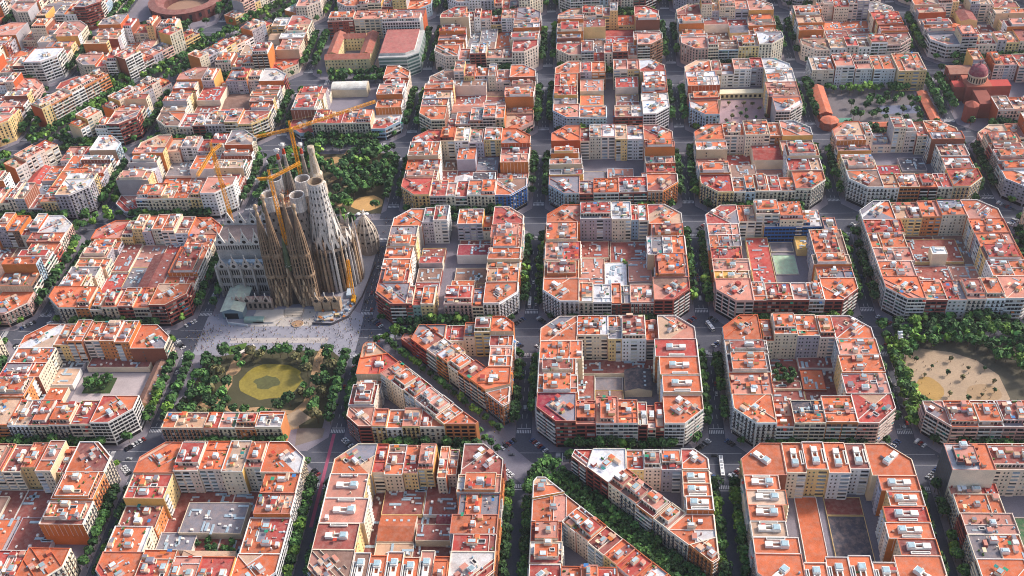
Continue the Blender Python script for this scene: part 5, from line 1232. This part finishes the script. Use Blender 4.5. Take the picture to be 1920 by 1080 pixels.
named.update({(-2, 0): 'pond park', (-2, 1): 'basilica', (-2, 2): 'rear park', (2, 0): 'sand park', (-1, 0): 'plaza wedge blocks', (0, -1): 'lower avenue wedge blocks', (-1, 1): 'alley-split block', (-2, 4): 'convent block', (2, 3): 'garden-school block'})
for (i, j, x0, y0, x1, y1) in BLOCKS:
    lab = 'beside the '+named.get((i, j), 'distant blocks'); c = 20
    for key, n0, n1 in (('S', x0+c, x1-c), ('N', x0+c, x1-c), ('W', y0+c, y1-c), ('E', y0+c, y1-c)):
        if (i, j) == (-2, 1) and key in 'SE': continue
        if (i, j) == (-2, 0) and key in 'N': continue
        if (i, j) == (-1, 1) and key == 'W': continue
        t = n0+rg.uniform(0, 4); nn = 0
        while t < n1:
            if rg.random() < .93:
                d = 3.7+rg.uniform(-.4, .4); x, y = {'S': (t, y0-d), 'N': (t, y1+d), 'W': (x0-d, t), 'E': (x1+d, t)}[key]
                if not (abs(diag_off(x, y)[0]) < 24 and 0 < diag_off(x, y)[1] < 500):
                    tree(x, y, rg.uniform(3.8, 5.2), rg.choices(['dark', 'mid', 'bright'], [6, 4, 1])[0], ORD[min(11, nn)]+{'S': ' from left on near side of the ', 'N': ' from left on far side of the ', 'W': ' from front on left side of the ', 'E': ' from front on right side of the '}[key]+named.get((i, j), 'distant blocks')); nn += 1
            t += rg.uniform(5.8, 7.6)
    # corner plane trees in the chamfers
    for cx, cy, sx, sy in ((x0, y0, 1, 1), (x1, y0, -1, 1), (x1, y1, -1, -1), (x0, y1, 1, -1)):
        if (i, j) in ((-2, 1), (-2, 0)): continue
        if rg.random() < .7: tree(cx+sx*5.2+rg.uniform(-1, 1), cy+sy*3.0+rg.uniform(-1, 1), rg.uniform(2.8, 4.0), rg.choice(['mid', 'bright', 'dark', 'mid']), lab+' corner')
def scatter(P, n, gap, kinds, lab, rr, avoid=(), tries=30):
    pts = []
    xs = [p[0] for p in P]; ys = [p[1] for p in P]
    for _ in range(n*tries):
        if len(pts) >= n: break
        x, y = rg.uniform(min(xs), max(xs)), rg.uniform(min(ys), max(ys))
        if not inside(P, x, y, 1) or any(hypot(x-a, y-b) < gap for a, b in pts) or any(((x-a)/p)**2+((y-b)/q)**2 < 1 for a, b, p, q in avoid): continue
        pts.append((x, y)); r_ = rg.uniform(*rr); cx, cy = centroid(P); tree(x, y, r_, rg.choice(kinds), ('large ' if r_ > (rr[0]+rr[1])/2 else 'smaller ')+('near' if y < cy else 'far')+'-'+('left' if x < cx else 'right')+' '+lab)
    return pts
AV = [(-193, 69, 29, 29), (-236, 46, 7, 6), (-159, 85, 6, 30), (-165, 37, 13, 12), (-226, 82, 5, 20)]
scatter([(-252, 30), (-146, 30), (-146, 98), (-156, 107), (-205, 107), (-250, 98)], 74, 5.6, ['dark', 'dark', 'mid', 'dark', 'olive', 'mid'], 'in the pond park', (3.0, 5.6), AV)
scatter([(-142, 40), (-146, 40), (-152, 104), (-143, 100)], 12, 6, ['bright', 'mid'], 'in the pond park by the right-hand street', (3.4, 4.6))
scatter([(-252, 292), (-144, 292), (-144, 394), (-252, 394)], 105, 5.6, ['mid', 'mid', 'dark', 'bright', 'mid', 'dark'], 'in the rear park behind the basilica', (3.6, 5.6), [(-157, 307, 18, 14), (-205, 380, 12, 10), (-193, 375, 6, 26), (-200, 328, 14, 22), (-224, 310, 22, 24)])
scatter([(-238, 294), (-180, 292), (-172, 318), (-205, 340), (-236, 330)], 22, 6, ['olive', 'olive', 'dry', 'mid'], 'in the dry corner of the rear park', (2.8, 4.2), [(-200, 318, 6, 14)])
scatter([(270, 40), (384, 40), (384, 122), (270, 122)], 70, 5.6, ['mid', 'bright', 'dark', 'mid'], 'round the sand park', (3.6, 5.2), [(305, 74, 38, 34), (310, 60, 36, 24), (345, 60, 12, 20)])
scatter([(262, 28), (270, 28), (272, 112), (264, 112)], 20, 4.6, ['bright', 'mid', 'bright'], 'along the left edge of the sand park', (3.6, 4.8))
scatter([(262, 114), (386, 114), (386, 130), (262, 130)], 26, 5.6, ['mid', 'bright', 'dark'], 'between the sand park and the banded-corner block', (3.8, 5.2))
scatter([(278, 50), (340, 50), (340, 96), (278, 96)], 14, 9, ['olive', 'dark'], 'on the sand plaza', (1.3, 2.2))
scatter([(-334, 63), (-314, 63), (-314, 78), (-334, 78)], 14, 3.4, ['dark', 'mid'], 'in the school-yard garden', (2, 3))
scatter([(284, 480), (368, 480), (368, 494), (284, 494)], 16, 5.2, ['mid', 'bright'], 'in the garden-school yard', (3.4, 4.6)); scatter([(300, 426), (370, 426), (370, 480), (300, 480)], 26, 5.6, ['dark', 'mid'], 'in the garden-school yard', (3, 4.4))
scatter([(178, 420), (220, 420), (220, 476), (178, 476)], 14, 7, ['mid', 'olive'], 'on the palm plaza', (1.6, 2.6)); scatter([(166, 68), (194, 68), (194, 88), (166, 88)], 12, 5, ['dark'], 'in the red-terrace courtyard block', (2.6, 3.6))
scatter([(-205, -84), (-178, -84), (-178, -74), (-205, -74)], 9, 3.6, ['dark', 'mid'], 'in the grey-shed courtyard', (2, 3)); scatter([(70, 196), (84, 196), (84, 212), (70, 212)], 6, 4, ['mid', 'bright'], 'in the striped-gable courtyard', (2, 3))
scatter([(-285, 420), (-248, 420), (-258, 402), (-285, 402)], 8, 6, ['mid', 'dark'], 'beside the rear park crossing', (3.5, 4.5)); scatter([(-400, 400), (-380, 400), (-380, 425), (-400, 425)], 4, 7, ['mid'], 'at the far left crossing', (4, 5)); scatter([(-418, 268), (-384, 268), (-384, 290), (-418, 290)], 9, 6, ['mid', 'bright'], 'at the crossing left of the basilica', (3.4, 4.6))
tree(-104, 120, 5.6, 'bright', 'standing alone at the avenue head by the plaza')
for s in range(8, 170, 7):                                         # the diagonal pedestrian avenue
    for o in (-6.5, 6.5):
        x, y = -122+s*.7071+o*.7071, 118-s*.7071+o*.7071
        if not (-14 < x < 12): tree(x+rg.uniform(-.6, .6), y+rg.uniform(-.6, .6), rg.uniform(2.6, 3.6), rg.choice(['mid', 'dark', 'bright']), ORD[min(11, s//14)]+(' on left' if o < 0 else ' on right')+' row down the upper diagonal avenue')
for s in range(16, 190, 6):
    for o in (-8, -2.6, 2.6, 8):
        x, y = 2+s*.7071+o*.7071, -2-s*.7071+o*.7071
        tree(x+rg.uniform(-.6, .6), y+rg.uniform(-.6, .6), rg.uniform(3.4, 4.6), rg.choice(['dark', 'mid', 'dark', 'mid']), ORD[min(11, s//16)]+{-8: ' in left', -2.6: ' in second', 2.6: ' in third', 8: ' in right'}[o]+' row down the lower diagonal avenue')
s = 10
while s < 500:
    for o in (-15, -8, 8, 15):
        p = DA+DD*(s+rg.uniform(-1, 1))+DN*o
        if not any(abs(p.y-Y) < 9 for Y in ROWY.values()): tree(p.x, p.y, rg.uniform(3.6, 5), rg.choice(['mid', 'mid', 'dark', 'bright']), 'along the far diagonal avenue')
    s += 8
def tvis(t): px, py, zc = proj(t[0], t[1], 8); return -40 < px < 1960 and -40 < py < 1120
TREES = [t for t in TREES if tvis(t)]
def tscore(t): px, py, zc = proj(t[0], t[1], 8); return (t[2]/zc if 0 <= px <= 1920 and 0 <= py <= 1080 and 'distant' not in t[4] else 0)
TREES.sort(key=tscore, reverse=True); FT = MB()
KW = dict(dark='dark green', mid='green', bright='bright green', olive='olive green', dry='dry brown')
for n, (x, y, r, kd, lab) in enumerate(TREES):
    cm, tm, low = rg.choice(KINDS[kd]); h = r*rg.uniform(1.75, 2.1); a = rg.uniform(0, 2*pi)
    if n < 300 and tscore(TREES[n]) > 0:
        e = empty('tree', (x, y, h), '', 'tree', 'trees of the streets and parks'); e['label'] = (f'{KW[kd]} tree, {lab}' if lab.split()[0] in ORD else (lambda w: f'{w[0]} {KW[kd]} tree at the {w[1]} {" ".join(w[2:])}')(lab.split()) if lab.split()[0] in ('large', 'smaller') else f'{KW[kd]} tree {lab}'); e.rotation_euler = (0, 0, a); e.scale = (r, r, r*rg.uniform(.9, 1.1))
        for nm, me in (('crown', cm), ('trunk', tm)):
            o = bpy.data.objects.new(nm, me); COL.objects.link(o); o.parent = e
    else:
        ca, sa = cos(a)*r, sin(a)*r; k = rg.uniform(.75, 1.25); n0 = len(FT.v)
        FT.v.extend((x+p[0]*ca-p[1]*sa, y+p[0]*sa+p[1]*ca, h+p[2]*r) for p in low.v); FT.f.extend(tuple(i+n0 for i in f) for f in low.f); FT.c.extend((c[0]*k, c[1]*k, c[2]*k, 1) for c in low.c); FT.m.extend([0]*len(low.f))
        FT.cm = 0; FT.bar((x, y, 0), (x, y, h), .2, L('#6b5c4c'), 4)
o = FT.build('street_trees', M_LEAF, kind='stuff'); tag(o, 'lines of leafy trees filling the farther streets and squares', 'trees')

# ------------------------------------------------------------------ vehicles
CARC = dict(white='#d8d8d8', black='#1c1c20', silver='#a0a4a8', grey='#5c5f66', red='#8e2a26', blue='#2f4a78')
def car_mesh(c, L_=4.3, W_=1.78, H=1.45, van=False):
    m = MB(); g_ = L('#1d2228')
    x = [-L_/2, -L_/2+.15, -L_*.3, L_*.22, L_/2-.2, L_/2]; zt = [.75, .85, .9, .9, .72, .5]
    if van: zt = [.9, 1.0, 1.0, 1.0, .95, .6]
    for i in range(5):
        for s in (-1, 1):
            q = [(x[i], s*W_/2, .28), (x[i+1], s*W_/2, .28), (x[i+1], s*W_/2, zt[i+1]), (x[i], s*W_/2, zt[i])]; m.poly(q if s < 0 else q[::-1], c)
        m.poly([(x[i], -W_/2, zt[i]), (x[i+1], -W_/2, zt[i+1]), (x[i+1], W_/2, zt[i+1]), (x[i], W_/2, zt[i])], c)
    m.poly([(x[0], W_/2, .28), (x[0], -W_/2, .28), (x[0], -W_/2, zt[0]), (x[0], W_/2, zt[0])], c); m.poly([(x[5], -W_/2, .28), (x[5], W_/2, .28), (x[5], W_/2, zt[5]), (x[5], -W_/2, zt[5])], c)
    b0, b1, t0, t1 = (-L_*.36, L_*.2, -L_*.26, L_*.05) if not van else (-L_*.48, L_*.36, -L_*.47, L_*.24)
    wb, wt = W_/2-.08, W_/2-.28 if not van else W_/2-.12; zb = .88 if not van else 1.0; zz = H if not van else 2.0
    B = [(b0, -wb, zb), (b1, -wb, zb), (b1, wb, zb), (b0, wb, zb)]; T = [(t0, -wt, zz), (t1, -wt, zz), (t1, wt, zz), (t0, wt, zz)]
    for i in range(4): m.poly([B[i], B[(i+1) % 4], T[(i+1) % 4], T[i]], g_ if not van or i == 1 else c)
    m.poly(T, c)
    for sx in (-.31, .31):
        for s in (-1, 1): m.bar((L_*sx, s*(W_/2-.16), .31), (L_*sx, s*(W_/2+.03), .31), .31, L('#161616'), 8)
    for s in (-1, 1): m.box(L_/2-.03, s*W_*.36, .52, .1, .3, .14, 0, L('#e8e6da')); m.box(-L_/2+.03, s*W_*.36, .6, .1, .3, .14, 0, L('#8a2020'))
    return m.mesh('car', M_CAR)
CM = {k: car_mesh(L(v)) for k, v in CARC.items()}; VM = {k: car_mesh(L(CARC[k]), 5.2, 1.95, 2.0, True) for k in ('white', 'silver', 'grey')}
VM['yellow'] = car_mesh(L('#e0b21e'), 5.6, 2.2, 2.0, True)
CARS = []
for i in range(-5, 5):
    for j in range(0, 6):
        X, Y = COLX[i], ROWY[j]
        if not seen(X, Y, X, Y, 40) and not seen(X, Y+60, X, Y+60, 40): continue
        def bn(a, b): return named.get((a, b), named.get((a-1, b), named.get((a, b-1), 'distant blocks')))
        pl = [b_ for b_ in ((i, j), (i-1, j), (i, j-1), (i-1, j-1)) if b_ in named]
        if not pl: continue
        nm = named[pl[0]]
        for sx, sy, bk in ((1, 1, (i, j)), (-1, 1, (i-1, j)), (1, -1, (i, j-1)), (-1, -1, (i-1, j-1))):   # angled bays across the chamfers
            if bk in ((-2, 1), (-2, 0)): continue
            for k in range(rg.choice([3, 4, 5, 6])):
                t = -7+k*2.7; cx, cy = X+sx*(11.2+t*.7071*1), Y+sy*(11.2-t*.7071*1); CARS.append((cx, cy, atan2(sy, sx)+pi*.25*0, rg.choice(['white', 'white', 'black', 'silver', 'grey', 'red', 'blue']), rg.random() < .14, f'parked at the corner of the {named.get(bk, nm)}'))
        for k in range(rg.choice([4, 6, 8])):
            CARS.append((X+rg.choice([-3.2, 0, 3.2]), Y+rg.uniform(26, 108), pi/2, rg.choice(list(CARC)), rg.random() < .12, f'driving up the street left of the {named.get((i, j), nm)}'))
        for k in range(2): CARS.append((X+rg.uniform(-20, 60), Y+rg.choice([-2.5, 2.5]), 0, rg.choice(list(CARC)), rg.random() < .12, f'crossing in front of the {named.get((i, j), nm)}'))
def cs(c): px, py, zc = proj(c[0], c[1]); return 1/zc if 0 < px < 1920 and 0 < py < 1080 and not (-262 < c[0] < -140 and 100 < c[1] < 245) else 0
CARS = [c for c in sorted(CARS, key=cs, reverse=True) if cs(c) > 0]
placed = []
for (x, y, a, c, v, lab) in CARS:
    if len(placed) >= 290: break
    if any(abs(x-q[0]) < 2.2 and abs(y-q[1]) < 4.9 or abs(x-q[0]) < 4.9 and abs(y-q[1]) < 2.2 if abs(sin(2*a)) < .3 else hypot(x-q[0], y-q[1]) < 2.4 for q in placed): continue
    placed.append((x, y)); v = v and c in VM
    o = bpy.data.objects.new('parked_car' if 'parked' in lab else 'van' if v else 'car', (VM if v else CM)[c]); COL.objects.link(o); o.location = (x, y, .16 if 'parked' in lab and abs(abs(x) % 1) < 0 else .02); o.rotation_euler = (0, 0, a)
    tag(o, f"{c} {'van' if v else 'car'} {lab}", 'van' if v else 'car', 'cars in the streets')
o = bpy.data.objects.new('van', VM['yellow']); COL.objects.link(o); o.location = (-263, 90, .02); o.rotation_euler = (0, 0, pi/2); tag(o, 'bright yellow van driving on the street left of the pond park', 'van')
def bus(x, y, a, L_, parts, label):
    r = empty('bus', (x, y, 0), label, 'bus'); r.rotation_euler = (0, 0, a); s0 = -L_/2
    for k, fr in enumerate(parts):
        l_ = L_*fr; c0 = s0+l_/2; m = MB(); m.box(c0, 0, .35, l_-.5, 2.5, 2.6, 0, L('#dedede'), L('#e6e6e6')); o = m.mesh('body', M_CAR); b = bpy.data.objects.new('body', o); COL.objects.link(b); b.parent = r
        m = MB(); m.box(c0, 0, 1.5, l_-.9, 2.54, 1.0, 0, L('#23282e')); m.box(c0, 0, 1.5, l_-.46, 2.2, 1.0, 0, L('#23282e')); b = bpy.data.objects.new('window', m.mesh('window', M_GLASS)); COL.objects.link(b); b.parent = r
        for q in (-.3, .1, .32):
            m = MB(); m.box(c0+q*l_, 0, 2.96, 1.2, 1.4, .25, 0, L('#9a9fa5')); b = bpy.data.objects.new('roof_unit', m.mesh('roof_unit', M_TRIM)); COL.objects.link(b); b.parent = r
        for q in (-.3, .3):
            for s in (-1, 1): m = MB(); m.bar((c0+q*l_, s*1.0, .48), (c0+q*l_, s*1.28, .48), .48, L('#18181a'), 10); b = bpy.data.objects.new('wheel', m.mesh('wheel', M_TRIM)); COL.objects.link(b); b.parent = r
        s0 += l_
bus(133.6, -8, pi/2, 18, (.62, .38), 'long white articulated bus at the crossing left of the uniform orange block')
bus(138, 133, pi/2+.4, 11, (1,), 'white coach parked at the crossing above the red-terrace courtyard block'); bus(-2, 163, pi/2, 11, (1,), 'white bus in the street left of the striped-gable block')
# people on the plaza and paths: too many and too small to tell apart
m = MB(); SH = [L(c) for c in ('#2b2b33', '#3c4a66', '#8a3030', '#d8d4cc', '#566b58', '#a08a6a', '#1f1f24', '#c9b04a', '#5a3a4a')]
def person(x, y):
    a = rg.uniform(0, pi); c, p_ = rg.choice(SH), rg.choice(SH[:2]+SH[4:7]); z = .2
    for s in (-.1, .1): m.bar((x+s*cos(a), y+s*sin(a), z), (x+s*cos(a)*.8, y+s*sin(a)*.8, z+.85), .085, p_)
    m.lathe(x, y, [(.15, z+.82), (.22, z+1.25), (.2, z+1.42), (.06, z+1.5)], 6, c); m.lathe(x, y, [(.05, z+1.48), (.12, z+1.6), (.11, z+1.7), (0, z+1.78)], 6, L('#a5765a'))
    for s in (-1, 1): m.bar((x+s*.23*cos(a), y+s*.23*sin(a), z+1.38), (x+s*.27*cos(a), y+s*.27*sin(a), z+.8), .055, c)
for _ in range(620):
    x, y = rg.uniform(-262, -120), rg.gauss(132, 14) if rg.random() < .5 else rg.uniform(106, 150)
    if 104 < y < 157 and not (-252 < x < -205 and y > 138): person(x, y)
for _ in range(90): person(rg.uniform(-136, -128), rg.uniform(140, 285))
for _ in range(60): person(rg.gauss(-262, 8), rg.uniform(108, 134))
for _ in range(70): person(rg.uniform(-240, -145), rg.uniform(280, 289)); 
for _ in range(25): person(-160+rg.uniform(-3, 3), rg.uniform(50, 110)); person(rg.uniform(280, 335), rg.uniform(55, 98))
for _ in range(50): t = rg.uniform(10, 160); person(-122+t*.7071+rg.uniform(-5, 5), 118-t*.7071+rg.uniform(-5, 5))
o = m.build('crowd', M_CLOTH, kind='stuff'); tag(o, 'crowd of tiny visitors scattered over the plaza and streets round the basilica', 'crowd')
for k, x in enumerate((-186, -170.4, -162, -154.3)):
    r = empty('parasol', (x, 287.3, 0), f"{('leftmost', 'second', 'third', 'rightmost')[k]} white parasol at the near edge of the rear park", 'parasol', 'white parasols by the rear park')
    b = MB(); b.lathe(0, 0, [(2.2, 2.2), (1.4, 2.9), (0, 3.2)], 10, L('#e6e6e4')); o = bpy.data.objects.new('canopy', b.mesh('canopy', M_CLOTH)); COL.objects.link(o); o.parent = r
    b = MB(); b.bar((0, 0, .15), (0, 0, 2.9), .06, L('#888888'), 6); o = bpy.data.objects.new('pole', b.mesh('pole', M_STEEL)); COL.objects.link(o); o.parent = r

# ------------------------------------------------------------------ summer haze
hz = MB(); x0, x1, y0, y1, z0, z1 = -2600, 2600, -1200, 3200, -1.5, 562
hz.prism([(x0, y0), (x1, y0), (x1, y1), (x0, y1)], z0, z1, WHITE, WHITE); hz.poly([(x0, y1, z0), (x1, y1, z0), (x1, y0, z0), (x0, y0, z0)], WHITE)
hm = bpy.data.materials.new('haze'); hm.use_nodes = True; hn = hm.node_tree; hn.nodes.clear()
pv = hn.nodes.new('ShaderNodeVolumePrincipled'); pv.inputs['Color'].default_value = (.86, .88, .96, 1); pv.inputs['Density'].default_value = .000035; pv.inputs['Anisotropy'].default_value = .2
ho = hn.nodes.new('ShaderNodeOutputMaterial'); hn.links.new(pv.outputs[0], ho.inputs['Volume'])
o = hz.build('haze', hm, kind='stuff'); o['label'] = 'thin pale blue summer haze over the whole city'; o['category'] = 'haze'
S.cycles.volume_bounces = 0
